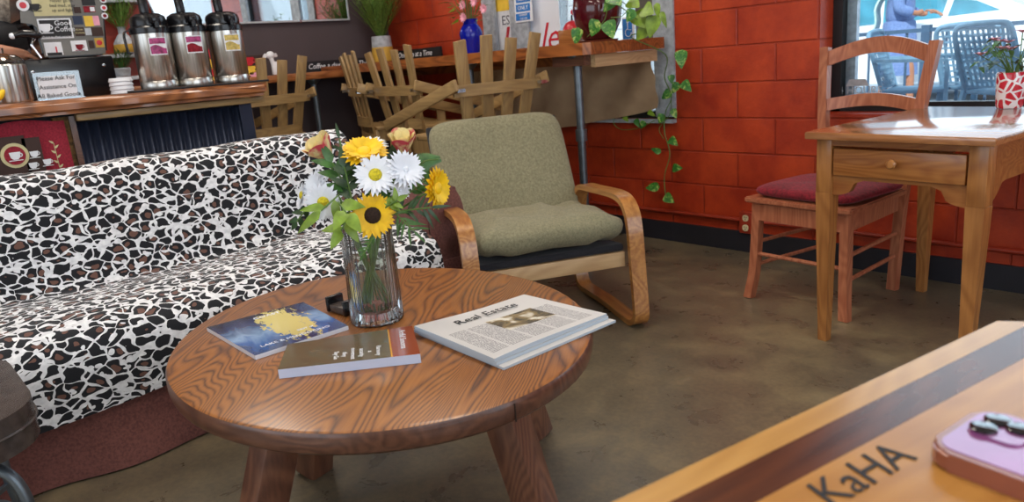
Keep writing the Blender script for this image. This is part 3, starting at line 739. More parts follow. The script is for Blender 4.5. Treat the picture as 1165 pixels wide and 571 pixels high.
# fern frond
pts = [fp(468, 195, -.01), fp(482, 184, -.01), fp(499, 181, -.01)]
e = thing('fern_frond', 'blue-green fern frond sticking out at the upper right of the bouquet', 'foliage', pts[0]); Q = smoothpath(pts, 8)
mb = MB(); mb.tube(stem_pts(pts[0], 27)[:-1]+Q, .0016, 5); obj('stem', mb, 'stem', e, world=True)
mb = MB(); d0 = (Q[-1]-Q[0]).normalized(); sd = d0.cross(toC).normalized()
for i in range(1, len(Q)):
    L = .030*(1-i/len(Q))+.008
    for s in (1, -1): mb.leaf(Q[i], sd*s+d0*.5, toC, L, .009, n=3)
obj('leaflets', mb, 'leaf', e, world=True)

# ------------------------------------------------------------------ sofa
SY0, SY1 = -.55, 1.83
sf = thing('sofa', 'three seat sofa with brown slipcover and a leopard print throw over back and seat', 'sofa', (-2.75, .65, 0))
def wob(p, a=.012, f=4): return a*noise.noise(Vector(p)*f)
ys = lambda u: SY0+.14+(SY1-.17-SY0-.14)*u
prof = [(-3.20, .30), (-3.20, .60), (-3.17, .77), (-3.10, .83), (-3.01, .835), (-2.95, .80), (-2.92, .72), (-2.90, .60), (-2.885, .50), (-2.86, .455), (-2.80, .445), (-2.65, .455), (-2.50, .45), (-2.41, .435), (-2.355, .40), (-2.335, .34), (-2.335, .27)]
pp = smoothpath([(a, 0, b) for a, b in prof], 4)
def throw(u, v):
    i = v*(len(pp)-1); a = pp[int(i)]; b = pp[min(int(i)+1, len(pp)-1)]; p = a.lerp(b, i-int(i)); y = ys(u)
    x, z = p.x, p.z
    if v > .93: z += -.035*(v-.93)/.07*(1+1.2*math.sin(u*5.2+.5))*.6-.03*(v-.93)/.07
    x += wob((x, y, z), .014, 3.2); z += wob((x+5, y, z), .014, 2.6)
    # the seat is two cushions: a soft dip between them
    g = math.exp(-((y-1.15)/.035)**2); z -= .012*g if -2.85 < x < -2.36 else 0
    return Vector((x, y, z))
mb = MB(); mb.grid(throw, 90, 76, .012); obj('leopard_throw', mb, 'leopard', sf, world=True, ang=60, label='black and white leopard print throw')
mb = MB(); L = SY1-SY0
mb.box((-3.07, (SY0+SY1)/2, .44), (.20, L-.32, .72), bev=.04, seg=3); mb.box((-2.66, (SY0+SY1)/2, .30), (.56, L-.36, .26), bev=.04, seg=3)
obj('body', mb, 'skirt', sf, world=True)
def skirt(u, v):
    y = SY0+.02+(SY1-SY0-.04)*u
    x = -2.385+.012*math.sin(u*34)*(.3+v)+.022*math.sin(u*15+1)*(v)+(.03*v)+.05*v*v*max(0, 1-u/.36)
    return Vector((x, y, .33-.325*v))
mb = MB(); mb.grid(skirt, 120, 10, .006); obj('skirt', mb, 'skirt', sf, world=True)
for yy in (SY1-.085, SY0+.085):
    # rolled arm: arch section swept from front to back, softly sagging
    mb = MB()
    def arm(u, v, yy=yy):
        x = -2.40-.82*u; w = .085+.008*math.sin(v*9)*0; hgt = .635-.02*u+(0.02*math.sin(u*6))
        th = v; a = PI*(1.5*0)
        # outline: up the inner side, over the arch, down the outer side
        seq = [(-1, .30), (-1, .45), (-.95, .56), (-.70, .615), (-.25, .64), (.25, .64), (.70, .615), (.95, .56), (1.0, .45), (1.02, .25), (1.08, .008)]
        i = v*(len(seq)-1); a_ = seq[int(i)]; b_ = seq[min(int(i)+1, len(seq)-1)]; f = i-int(i)
        sy = (a_[0]*(1-f)+b_[0]*f); z = (a_[1]*(1-f)+b_[1]*f)*(hgt/.64)
        z += wob((x, sy, z), .012, 5)
        if yy < 0: sy = -sy
        return Vector((x, yy+sy*w+wob((x, sy+3, z), .012, 6), z))
    mb.grid(arm, 16, 30); obj('arm', mb, 'skirt', sf, world=True, ang=60, solid=.006)
    mb = MB()
    def front(u, v, yy=yy):
        z = .008+v*.625; half = .088*(1 if z < .5 else math.sqrt(max(0.0, 1-((z-.5)/.136)**2)))
        return Vector((-2.395+.02*(1-abs(2*u-1))+.014*math.sin(u*7+z*2)*(1-v*.5), yy+(u*2-1)*half, z))
    mb.grid(front, 10, 20, .004); obj('arm_front', mb, 'skirt', sf, world=True, ang=60)

# ------------------------------------------------------------------ bentwood armchair
FW = Vector((.899, -.438, 0)); AO = Vector((-2.255, 2.075, 0)); arz = math.atan2(FW.y, FW.x)
ac = thing('armchair', 'low bentwood armchair with olive green fabric cushions beside the sofa', 'armchair', AO, arz)
loop = [(-.34, 0, .09), (-.335, 0, .20), (-.31, 0, .36), (-.28, 0, .46), (-.22, 0, .505), (-.08, 0, .515), (.12, 0, .525), (.22, 0, .515), (.275, 0, .475), (.30, 0, .40), (.315, 0, .25), (.33, 0, .10), (.325, 0, .045), (.28, 0, .016), (.20, 0, .014), (0, 0, .02), (-.20, 0, .014), (-.30, 0, .022)]
L_ = loop+[loop[0]]; sp = smoothpath([loop[-1]]+L_+[loop[1]], 5)[5:-5][:-1]
sp = smoothpath(loop+[loop[0]], 5)[:-1]
for s in (-1, 1):
    mb = MB(); mb.ribbon([p+Vector((0, s*.335, 0)) for p in sp], (0, 1, 0), .062, .024, closed=True)
    bmesh.ops.bevel(mb.b, geom=[e for e in mb.b.edges if len(e.link_faces) == 2 and e.calc_face_angle(0) > 1.2], offset=.004, segments=2, affect='EDGES')
    obj('arm_loop', mb, 'bent', ac)
obj('front_rail', MB().box((.262, 0, .285), (.022, .605, .062), bev=.004), 'rail', ac)
obj('rear_rail', MB().box((-.25, 0, .23), (.022, .605, .06), bev=.004), 'rail', ac)
mb = MB(); mb.beam((.27, 0, .335), (-.27, 0, .285), .60, .03, bev=.01); obj('seat_sling', mb, 'blackcloth', ac)
mb = MB(); mb.beam((-.24, 0, .30), (-.515, 0, .815), .63, .028, bev=.01); obj('back_sling', mb, 'blackcloth', ac)
def pillow(mb, o, ux, uy, uz, a, b, th, wr=.006, wf=9, n=72, ee=.27):
    o, ux, uy, uz = Vector(o), Vector(ux), Vector(uy), Vector(uz); rr = [.08, .2, .35, .5, .62, .73, .82, .88, .93, .965, .985, 1]; rings = []
    def P(x, y, z, h):
        k = min(1, h*1.3); w_ = wr*1.6*k*noise.noise(Vector((x*wf*.22+7, y*wf*.22, 0)))
        return o+ux*(x*a/2)+uy*(y*b/2)+uz*(z*th/2+w_)
    sg = lambda c: math.copysign(abs(c)**ee, c)
    prof = [(r, -math.sqrt(max(0, 1-r**7))) for r in rr]+[(r, math.sqrt(max(0, 1-r**7))) for r in rr[-2::-1]]
    for r, z in prof:
        rings.append([mb.b.verts.new(P(r*sg(math.cos(2*PI*k/n)), r*sg(math.sin(2*PI*k/n)), z, abs(z))) for k in range(n)])
    for A, B in zip(rings, rings[1:]):
        for k in range(n): mb.b.faces.new((A[k], A[(k+1) % n], B[(k+1) % n], B[k]))
    for R_, z in ((rings[0], -1), (rings[-1], 1)):
        c = mb.b.verts.new(P(0, 0, z, 1))
        for k in range(n): mb.b.faces.new((R_[k], R_[(k+1) % n], c) if z > 0 else (R_[(k+1) % n], R_[k], c))
mb = MB(); sd_ = Vector((.52, 0, .03)).normalized(); pillow(mb, (.035, 0, .412), sd_, (0, 1, 0), (0, 0, 1), .56, .63, .125, wr=.022, wf=12)
obj('seat_cushion', mb, 'green', ac, ang=70)
bd = Vector((-.275, 0, .515)).normalized(); bn = Vector((bd.z, 0, -bd.x))
mb = MB(); pillow(mb, Vector((-.345, 0, .575)), bd, (0, 1, 0), bn, .60, .64, .085, wr=.006)
obj('back_cushion', mb, 'green', ac, ang=70)

# ------------------------------------------------------------------ leather stool
st = thing('leather_stool', 'dark brown leather stool with bent chrome legs at the lower left', 'stool', (-1.975, -.07, 0))
mb = MB(); mb.prism(rrect(.52, .52, .14, 8), .085, T(0, 0, .395))
bmesh.ops.bevel(mb.b, geom=[e for e in mb.b.edges if e.calc_face_angle(0) > 1.2], offset=.036, segments=5, profile=.5, affect='EDGES')
obj('seat_pad', mb, 'leather', st)
mb = MB(); mb.tube([(x, y, .44) for x, y in rrect(.522, .522, .14, 8)], .004, 6, closed=True); obj('piping', mb, 'leather', st)
obj('seat_plate', MB().prism(rrect(.42, .42, .08), .02, T(0, 0, .374)), 'black', st)
for a in (45, 135, 225, 315):
    c, s = math.cos(R(a)), math.sin(R(a))
    pts = smoothpath([(c*.10, s*.10, .365), (c*.22, s*.22, .355), (c*.275, s*.275, .30), (c*.285, s*.285, .15), (c*.31, s*.31, .012)], 6)
    mb = MB(); mb.tube(pts, .0125, 12); obj('leg', mb, 'galv', st)
mb = MB(); mb.tube([(math.cos(a*PI/12)*.20, math.sin(a*PI/12)*.20, .15) for a in range(24)], .008, 8, closed=True); 
for a in (45, 135, 225, 315): mb.beam((math.cos(R(a))*.20, math.sin(R(a))*.20, .15), (math.cos(R(a))*.285, math.sin(R(a))*.285, .15), .012, .012)
obj('foot_ring', mb, 'galv', st)

# ------------------------------------------------------------------ pine side table with drawer
dc = PZ(915, 150, .77); dang = R(-5.2)
dx = Vector((math.cos(dang), math.sin(dang), 0)); dy = Vector((-dx.y, dx.x, 0))
DW, DD = .60, .86
dk = thing('drawer_table', 'honey pine table with one small drawer and square tapered legs, under the window', 'table', Vector((dc.x, dc.y, 0))+dx*DW/2+dy*DD/2, dang)
mb = MB(); mb.box((0, 0, .757), (DW, DD, .026), bev=.005); obj('tabletop', mb, 'desktop', dk)
lx, ly = DW/2-.055, DD/2-.06
for sx, sy in ((-1, -1), (1, -1), (-1, 1), (1, 1)):
    mb = MB(); x, y = sx*lx, sy*ly
    mb.box((x, y, .65), (.055, .055, .188), bev=.003)
    mb.beam((x, y, .5565), (x+sx*-.004, y, .0), .055, .055, up=(0, 1, 0), w2=.032, h2=.032)
    obj('leg', mb, 'pine', dk)
def apron(mb, ln, h, th, mat, curve=True):
    n = 28; pts = []
    for i in range(n+1):
        u = i/n; d = min(u, 1-u)*ln
        z = 0 if d > .11 else (.0-.038*(1-d/.11) if d > .075 else -.022-.035*(1-(d/.075)**2)**.5)
        pts.append((u*ln-ln/2, z-h))
    pts = pts+[(ln/2, 0), (-ln/2, 0)]
    mb.prism(pts, th, mat)
mb = MB(); fl = 2*lx-.055
zt = .744
mb.box((0, -ly-.012, zt-.012), (fl, .022, .022)); apron(mb, fl, .012, .022, T(0, -ly+.010, zt-.126) @ RX(90))
obj('front_apron', mb, 'pinex', dk)
mb = MB(); mb.box((0, -ly-.014, zt-.078), (fl-.012, .022, .092), bev=.003)
dr_ = obj('drawer', mb, 'pinex', dk)
mb = MB(); mb.lathe([(.001, 0), (.008, 0), (.007, .012), (.014, .018), (.016, .026), (.011, .033), (.001, .034)], seg=20); mb.b.transform(T(0, -ly-.026, zt-.070) @ RX(90)); obj('knob', mb, 'pine', dr_)
for s in (-1, 1):
    mb = MB(); apron(mb, 2*ly-.055, .13, .022, T(s*lx-(.011 if s > 0 else .011), 0, zt) @ RZ(90) @ RX(90)); obj('side_apron', mb, 'pinex', dk)
mb = MB(); apron(mb, fl, .13, .022, T(0, ly, zt) @ RX(90)); obj('rear_apron', mb, 'pinex', dk)
# flower vase on it
fv0 = PZ(1168, 117, .77)
fv = thing('patterned_vase', 'red and white heart patterned vase on the pine table', 'vase', (fv0.x-.01, fv0.y-.18, .7705))
def f_heart(t, uv):
    v = t.coord((14, 14, 14)); x = t.n('ShaderNodeTexVoronoi'); x.feature = 'DISTANCE_TO_EDGE'; x.inputs['Scale'].default_value = 2.2; t.l(v, x.inputs['Vector'])
    return t.mix(t.math('LESS_THAN', x.outputs[0], .10), lin('#c81e34'), lin('#f0e8ec'))
obj('vessel', MB().lathe([(.001, 0), (.040, 0), (.045, .01), (.05, .12), (.047, .13), (.042, .12), (.036, .012), (.001, .012)], seg=32), uvmat('heart_glaze', f_heart, .2, .6), fv)
fvp = Vector((fv0.x-.01, fv0.y-.18, .7705))
fb = thing('alstroemeria_bouquet', 'pale pink lilies with green leaves in the red patterned vase', 'flowers', fvp+Vector((0, 0, .02)))
mb = MB(); mb2 = MB()
for i in range(16):
    a = i*2.4; rr = .04+.06*random.random(); tip = fvp+Vector((rr*math.cos(a)-.02, rr*math.sin(a), .19+.08*random.random()))
    mb.tube([fvp+Vector((.01*math.cos(a), .01*math.sin(a), .02)), fvp+Vector((.02*math.cos(a), .02*math.sin(a), .14)), tip], .002, 5)
    for j in range(3): mb2.leaf(tip-Vector((0, 0, .02*j)), Vector((math.cos(a+j), math.sin(a+j), -.2)), (0, 0, 1), .055, .018)
    if i % 2 == 0:
        mb3 = MB()
        for j in range(6): mb3.leaf(tip, Vector((math.cos(j*1.05), math.sin(j*1.05), .7)), (0, 0, 1), .035, .016)
        obj('bloom', mb3, 'pink', fb, world=True)
for j in range(5): mb2.leaf(fvp+Vector((-.03, -.02, .17)), Vector((-1, -.2-.2*j, -.5+.15*j)), (0, 0, 1), .07, .02)
obj('stems', mb, 'stem', fb, world=True); obj('leaves', mb2, 'leaf', fb, world=True)

# ------------------------------------------------------------------ red-brown chair
cr = thing('wooden_chair', 'reddish wooden chair with maroon seat cushion, between the pine table and the red wall', 'chair', (-1.42, 3.03, 0), R(-7))
# local: front is -y
fl_, fr_ = Vector((-.205, -.23, 0)), Vector((.205, -.23, 0)); bl_, br_ = Vector((-.165, .225, 0)), Vector((.155, .225, 0))
for p, s in ((fl_, -1), (fr_, 1)):
    mb = MB(); pts = smoothpath([(p.x+s*.02, p.y-.02, 0), (p.x+s*.006, p.y-.002, .12), (p.x, p.y+.006, .28), (p.x-s*.004, p.y+.01, .425)], 4); mb.ribbon(pts, (1, 0, 0), .036, .036); obj('leg', mb, 'redchair', cr)
for p, s, tx in ((bl_, -1, -.245), (br_, 1, .235)):
    mb = MB(); pts = smoothpath([(p.x, p.y, 0), (p.x+s*.004, p.y+.012, .22), (p.x+s*.02, p.y+.01, .44), ((p.x+tx)/2+s*.01, p.y+.035, .72), (tx, p.y+.085, 1.03)], 5); mb.ribbon(pts, (1, 0, 0), .040, .034); obj('back_post', mb, 'redchair', cr)
mb = MB(); mb.prism([(-.245, -.26), (.245, -.26), (.205, .205), (-.205, .205)], .024, T(0, 0, .425)); bmesh.ops.bevel(mb.b, geom=mb.b.edges[:], offset=.006, segments=2, affect='EDGES'); obj('seat', mb, 'redchair', cr)
mb = MB(); mb.beam((fl_.x, fl_.y, .385), (fr_.x, fr_.y, .385), .02, .07); mb.beam((bl_.x, bl_.y, .385), (br_.x, br_.y, .385), .02, .07); mb.beam((fl_.x, fl_.y, .385), (bl_.x, bl_.y, .385), .02, .07); mb.beam((fr_.x, fr_.y, .385), (br_.x, br_.y, .385), .02, .07); obj('seat_rail', mb, 'redchair', cr)
mb = MB(); pillow(mb, (0, -.03, .474), (1, 0, 0), (0, 1, 0), (0, 0, 1), .45, .44, .055, wr=.003); obj('seat_cushion', mb, 'maroon', cr, ang=80)
for a, b, z in ((fl_, fr_, .20), (fl_, bl_, .15), (fr_, br_, .15), (fl_, bl_, .25), (fr_, br_, .25)):
    mb = MB(); mb.tube([(a.x, a.y, z), (b.x, b.y+.01, z)], .009, 8); obj('stretcher', mb, 'redchair', cr)
def backrail(z0, hgt, arch, xa, xb, y0, y1):
    mb = MB(); n = 16; rows = []
    for i in range(n+1):
        u = i/n; x = xa+(xb-xa)*u; k = math.sin(PI*u); y = y0+.035*k; z = z0+arch*k
        rows.append([mb.b.verts.new((x, y+d+(y1-y0)*zz, z+zz*hgt)) for d, zz in ((-.009, 0), (.009, 0), (.009, 1), (-.009, 1))])
    for A, B in zip(rows, rows[1:]):
        for k in range(4): mb.b.faces.new((A[k], A[(k+1) % 4], B[(k+1) % 4], B[k]))
    mb.b.faces.new(rows[0][::-1]); mb.b.faces.new(rows[-1])
    return mb
obj('top_rail', backrail(.945, .065, .052, -.235, .225, .298, .306), 'redchair', cr); obj('lower_rail', backrail(.755, .052, .022, -.21, .20, .262, .268), 'redchair', cr)

# ------------------------------------------------------------------ striped table in the foreground
A0 = PZ(690, 571, .75); A1 = PZ(1130, 365, .75); ad = (A1-A0).normalized(); an = Vector((ad.y, -ad.x, 0)); AL = (A1-A0).length
fgz = math.atan2(ad.y, ad.x)
fo = Vector((A1.x, A1.y, 0))      # local: x back along the edge, y into the table
fg = thing('striped_table', 'glossy table of light and dark wood stripes, nearest the camera, under the phone', 'table', fo, fgz)
# local axes: +x = ad, -y = an
def board(name, w0, w1, mat, cut=0):
    mb = MB(); e0 = .028
    x1 = lambda w: min(e0+0, e0) if w > .03 else w*.9
    poly = [(-1.05, -w1), (x1(w1), -w1), (x1(w0), -w0), (-1.05, -w0)]
    mb.prism(poly, .036, T(0, 0, .714)); bmesh.ops.bevel(mb.b, geom=[e for e in mb.b.edges if abs((e.verts[0].co-e.verts[1].co).z) < .001 and e.verts[0].co.z > .74 and (w0 == 0 and abs(e.verts[0].co.y+e.verts[1].co.y) < .001)], offset=.003, segments=2, affect='EDGES')
    return obj(name, mb, mat, fg, smooth=False)
board('light_board', 0, .031, 'fglight'); board('dark_board', .0312, .073, 'fgdark'); board('wide_board', .0732, .43, 'fgmid'); board('dark_board', .4302, .472, 'fgdark'); board('light_board', .4722, .503, 'fglight')
mb = MB(); mb.box((-.5, -.25, .66), (.8, .36, .1)); obj('apron', mb, 'fglight', fg)
for x in (-.12, -.92):
    for y in (-.08, -.42): mb = MB(); mb.box((x, y, .357), (.055, .055, .713), bev=.004); obj('leg', mb, 'fglight', fg)
tp = (PZ(906, 567, .75)+PZ(1048, 517, .75))/2
mb = MB(); mb.text('KaHA', .046, basis(tp+Vector((0, 0, .0008)), ad, Vector((-ad.y, ad.x, 0))), .0002, shear=.25)
obj('burnt_lettering', mb, 'ink', fg, world=True, smooth=False)
# phone
pl = PZ(1050, 508, .765); pt = PZ(1124, 459, .765); sd = (pt-pl).normalized(); ld = Vector((sd.y, -sd.x, 0))
ph = thing('phone', 'pink smartphone in a clear rose edged case lying face down on the striped table', 'phone', Vector((pl.x, pl.y, .7503))+sd*.050+ld*.084, math.atan2(ld.y, ld.x))
mb = MB(); mb.prism(rrect(.168, .100, .020, 6), .017); bmesh.ops.bevel(mb.b, geom=[e for e in mb.b.edges if abs(e.verts[0].co.z-e.verts[1].co.z) < 1e-4], offset=.003, segments=3, affect='EDGES'); obj('case', mb, 'phoneedge', ph)
mb = MB(); mb.prism(rrect(.156, .088, .016, 6), .0008, T(0, 0, .017)); obj('back_glass', mb, 'phonepink', ph)
cb = obj('camera_bump', (lambda b: (b.prism(rrect(.042, .040, .010, 5, -.052, .012), .002, T(0, 0, .0178)), b)[1])(MB()), 'phonepink', ph)
for x, y in ((-.062, .003), (-.042, .021), (-.060, .024)):
    mb = MB(); mb.lathe([(.001, 0), (.0105, 0), (.0105, .002), (.009, .0028), (.001, .0028)], (x, y, .0198), 24); obj('lens', mb, 'lens', cb)

# ------------------------------------------------------------------ service counter
CX = -3.42; CT = 1.08; CY1 = PX(305, 97, CX).y; CY0 = -1.2
sc = thing('service_counter', 'coffee counter with live edge wood top and dark corrugated metal front', 'counter', (CX-.35, .3, 0))
mb = MB(); mb.box((CX-.38, (CY0+CY1)/2, CT-.030), (.76, CY1-CY0, .06))
bmesh.ops.subdivide_edges(mb.b, edges=[e for e in mb.b.edges if abs(e.verts[0].co.y-e.verts[1].co.y) > 1], cuts=60)
bmesh.ops.bevel(mb.b, geom=[e for e in mb.b.edges if e.is_manifold and e.calc_face_angle(0) > 1.2 and abs(e.verts[0].co.x-CX) < .01], offset=.018, segments=3, affect='EDGES')
for v in mb.b.verts:
    if v.co.x > CX-.05: v.co.x += .014*noise.noise(Vector((0, v.co.y*5, 0)))+.006*noise.noise(Vector((0, v.co.y*19, v.co.z*40))); 
obj('countertop', mb, 'counter', sc, world=True)
mb = MB(); ya, yb = PX(88, 150, CX-.10).y, PX(272, 130, CX-.10).y; n = 260
rows = []
for i in range(n+1):
    y = ya+(yb-ya)*i/n; x = CX-.10+.007*math.cos(2*PI*(y-ya)/.040); rows.append((mb.b.verts.new((x, y, .05)), mb.b.verts.new((x, y, CT-.10))))
for a, b in zip(rows, rows[1:]): mb.b.faces.new((a[0], b[0], b[1], a[1]))
obj('corrugated_panel', mb, 'navy', sc, world=True, solid=.002)
mb = MB(); mb.box((CX-.45, (CY0+CY1)/2, .52), (.60, CY1-CY0-.12, .99)); obj('cabinet_body', mb, 'navy2', sc, world=True)
mb = MB(); mb.box((CX-.075, (ya+CY1)/2, CT-.078), (.04, CY1-ya, .028), bev=.004); obj('pale_batten', mb, 'pallety', sc, world=True)
y_ = PX(80, 160, CX-.09).y; obj('cork_strip', MB().box((CX-.115, y_-.01, .52), (.03, .07, .98)), 'cork', sc, world=True)
obj('edge_trim', MB().box((CX-.105, ya-.012, .52), (.035, .022, .98)), 'oakdark', sc, world=True)
obj('corner_post', MB().box((CX-.12, CY1-.09, .52), (.07, .06, .98)), 'navy', sc, world=True)
# burgundy banner
BX = CX-.065
b0, b1 = PX(-60, 135, BX).y, PX(71, 132, BX).y
bn_ = thing('cloth_banner', 'burgundy cloth with dark coffee cup panels hanging on the counter front', 'banner', (BX, (b0+b1)/2, .6))
mb = MB(); mb.grid(lambda u, v: Vector((BX+.004*math.sin(u*23)+.006*v*math.sin(u*9), b0+(b1-b0)*u+.004*v, 1.005-.6*v-.008*math.sin(u*8))), 40, 12, .003); obj('cloth', mb, 'burgundy', bn_, world=True)
def pxbox(mb, X, x0, y0, x1, y1, th=.004, bev=0):
    p, q = PX(x0, (y0+y1)/2, X), PX(x1, (y0+y1)/2, X); a, b = PX((x0+x1)/2, y0, X), PX((x0+x1)/2, y1, X)
    mb.box((X, (p.y+q.y)/2, (a.z+b.z)/2), (th, abs(q.y-p.y), abs(a.z-b.z)), bev=bev); return ((p.y+q.y)/2, (a.z+b.z)/2, abs(q.y-p.y), abs(a.z-b.z))
def xtext(mb, txt, size, X, y, z, rot=0, ext=.0008): mb.text(txt, size, T(X, y, z) @ RX(rot) @ Matrix(((0, 0, 1, 0), (1, 0, 0, 0), (0, 1, 0, 0), (0, 0, 0, 1))), ext)
pb = MB(); pxbox(pb, BX+.012, -40, 157, 33, 205); pxbox(pb, BX+.012, 29, 156, 50, 205); p_ = obj('dark_panel', pb, 'brown', bn_, world=True, smooth=False)
c_ = PX(17, 177, BX+.016)
mb = MB(); mb.lathe([(.001, 0), (.048, 0), (.048, .003), (.001, .003)], (0, 0, 0), 32); mb.b.transform(T(BX+.014, c_.y, c_.z) @ RY(90)); em = obj('round_emblem', mb, 'tan', p_, world=True)
mb = MB(); mb.lathe([(.001, 0), (.036, 0), (.036, .002), (.001, .002)], (0, 0, 0), 28); mb.b.transform(T(BX+.017, c_.y, c_.z) @ RY(90)); obj('emblem_centre', mb, 'burgundy', p_, world=True)
def cup(mb, X, y, z, s, th=.002):
    pts = [(-.5, .35), (-.42, -.2), (-.2, -.42), (.2, -.42), (.42, -.2), (.5, .35)]
    mb.prism([(a*s, b*s) for a, b in pts], th, T(X, y, z) @ Matrix(((0, 0, 1, 0), (1, 0, 0, 0), (0, 1, 0, 0), (0, 0, 0, 1))))
    mb.tube([(X+th/2, y+s*(.45+.18*math.sin(k*PI/6)), z+s*(.02+.18*math.cos(k*PI/6))) for k in range(7)], s*.05, 5)
    mb.box((X+th/2, y, z-s*.5), (th, s*1.25, s*.08))
mb = MB(); cup(mb, BX+.0195, c_.y, c_.z, .038); obj('cup_print', mb, 'paper', p_, world=True, smooth=False)
for px, py in ((39, 175), (38, 188), (54, 184)):
    q_ = PX(px, py, BX+.016); mb = MB(); cup(mb, BX+.0145, q_.y, q_.z, .030); obj('cup_print', mb, 'paper', p_, world=True, smooth=False)
mb = MB()
for k in range(6):
    q_ = PX(61+k*1.4, 163+k*5.5, BX+.01)
    mb.leaf((BX+.010, q_.y, q_.z), (0, 1 if k % 2 else -1, .8), (1, 0, 0), .02, .008, bend=0)
    if k: mb.tube([(BX+.010, qq.y, qq.z), (BX+.010, q_.y, q_.z)], .0012, 4)
    qq = q_
obj('vine_embroidery', mb, 'tan', bn_, world=True)

# steel jar with bananas
jx = -3.66; jc = PX(11, 116, jx); 
jr = thing('steel_jar', 'ribbed steel canister with glass lid at the left end of the counter', 'jar', (jx, jc.y, CT+.001))
obj('canister', MB().lathe([(.001, 0), (.082, 0), (.085, .01), (.085, .145), (.08, .15), (.001, .15)], seg=72, rib=.02, nrib=24), 'steel', jr)
obj('lid', MB().lathe([(.083, .151), (.085, .165), (.06, .185), (.02, .195), (.022, .215), (.001, .218)], seg=32), 'vaseglass', jr)
q_ = PX(1, 113, -3.50)
for k in range(2):
    b = thing('banana', ['yellow banana in front of the steel canister, the nearer one', 'yellow banana lying against the steel canister, the one behind'][k], 'banana', (-3.50-.032*k, q_.y-.05, CT+.019), 0, 'bananas on the counter')
    mb = MB(); P_ = [(0, .075*math.sin(a), .06*(1-math.cos(a))-.0) for a in [x*.19 for x in range(-6, 7)]]
    mb.tube(P_, [.004, .009, .014, .016, .0175, .018, .018, .018, .0175, .016, .014, .009, .004], 10); obj('fruit', mb, 'petaly', b)
# sign holder
hx = -3.56; a_, b_ = PX(48, 117, hx), PX(94, 112, hx); zt_ = PX(70, 81, hx).z
sg = thing('sign_holder', 'clear acrylic holder with a card asking for assistance on baked goods, on the counter', 'sign', (hx, (a_.y+b_.y)/2, CT+.0005))
w_ = b_.y-a_.y; hh = zt_-CT
mb = MB(); mb.beam((.0, 0, .003), (-.03, 0, hh), w_, .004, up=(0, 1, 0)) if False else mb.box((-.014, 0, hh/2), (.003, w_+.02, hh)); mb.box((-.014, 0, .002), (.05, w_+.02, .004)); obj('acrylic_stand', mb, 'acrylic', sg)
obj('card', MB().box((-.009, -.004, hh*.46), (.001, w_*.92, hh*.78)), 'paper', sg)
mb = MB()
for i, s_ in enumerate(('Please Ask For', 'Assistance On', 'All Baked Goods')): xtext(mb, s_, .0232, -.0070, -.004, hh*.46+(1-i)*.034, ext=.0004)
obj('card_lettering', mb, 'ink', sg, smooth=False)
# stack of lids
lx_ = -3.62; q_ = PX(140, 106, lx_)
for k in range(4):
    l = thing('cup_lid', 'white plastic coffee cup lid, %s of the stack of lids on the counter' % ['bottom', 'second from bottom', 'third from bottom', 'topmost'][k], 'lid', (lx_, q_.y, CT+.001+.017*k), 0, 'stacked white cup lids')
    obj('lid', MB().lathe([(.001, .006), (.040, .006), (.047, .0), (.049, .002), (.047, .007), (.044, .016), (.041, .016), (.040, .010), (.001, .010)], seg=32), 'white', l)
# espresso machine / case covered in stickers
mx = -3.88
ya_, yb_ = PX(28, 90, mx).y, PX(131, 80, mx).y
em_ = thing('espresso_machine', 'black machine with a grey side panel covered in stickers, on the coffee counter', 'machine', (mx-.13, (ya_+yb_)/2, CT+.001))
zm = PX(75, 66, mx).z
mb = MB(); mb.box((mx-.13, (ya_+yb_)/2, (CT+zm)/2+.001), (.26, yb_-ya_, zm-CT-.002), bev=.006); obj('base_housing', mb, 'black', em_, world=True)
y2, y3 = PX(23, 30, mx).y, PX(123, 30, mx).y; zt2 = PX(75, -45, mx).z
fr = Matrix(((0, 0, 1, 0), (1, 0, 0, 0), (0, 1, 0, 0), (0, 0, 0, 1)))
def outl(d):
    pts = [(17+d, -60), (112-d*.4, -60), (123-d, 62-d*.5), (50+d*.7, 66-d*.6), (40+d, 31), (37, 28-d*.3), (24, 27-d*.6)]
    return [(PX(a, b, mx).y, PX(a, b, mx).z) for a, b in pts]
mb = MB(); mb.prism(outl(0), .22, T(mx-.23, 0, 0) @ fr); bmesh.ops.bevel(mb.b, geom=[e for e in mb.b.edges if abs(e.verts[0].co.x-e.verts[1].co.x) > .1], offset=.02, segments=4, affect='EDGES'); obj('upper_housing', mb, 'black', em_, world=True, ang=30)
mb = MB(); mb.prism(outl(2.2), .004, T(mx-.0095, 0, 0) @ fr); pn = obj('side_panel', mb, 'greypanel', em_, world=True, ang=30)
sx_ = mx-.004
def sticker(name, mat, x0, y0, x1, y1, extra=None, lab=None, X=sx_):
    mb = MB(); c = pxbox(mb, X, x0, y0, x1, y1, .0016); o = obj(name, mb, mat, pn, world=True, smooth=False, label=lab)
    if extra:
        for mt, fn in extra: mb = MB(); fn(mb, c); obj('sticker_print', mb, mt, pn, world=True, smooth=False)
sticker('sticker', 'tan', 37, -3, 81, 18, [('ink', lambda mb, c: [xtext(mb, s_, .018, sx_+.0012, c[0]+.04, c[1]+.024-.02*i) for i, s_ in enumerate(('Never go to', 'bed mad, stay', 'up and fight!'))]), ('ink', lambda mb, c: cup(mb, sx_+.001, c[0]-.065, c[1]+.0, .035))], 'tan plaque with black writing')
sticker('sticker', 'paper', 44, 21, 82, 44, [('ink', lambda mb, c: mb.box((sx_+.0012, c[0], c[1]), (.0012, c[2]-.012, c[3]-.012)))], 'black and white Good Coffee sign')
c = (lambda: (lambda mb: pxbox(mb, sx_, 44, 21, 82, 44))(MB()))()
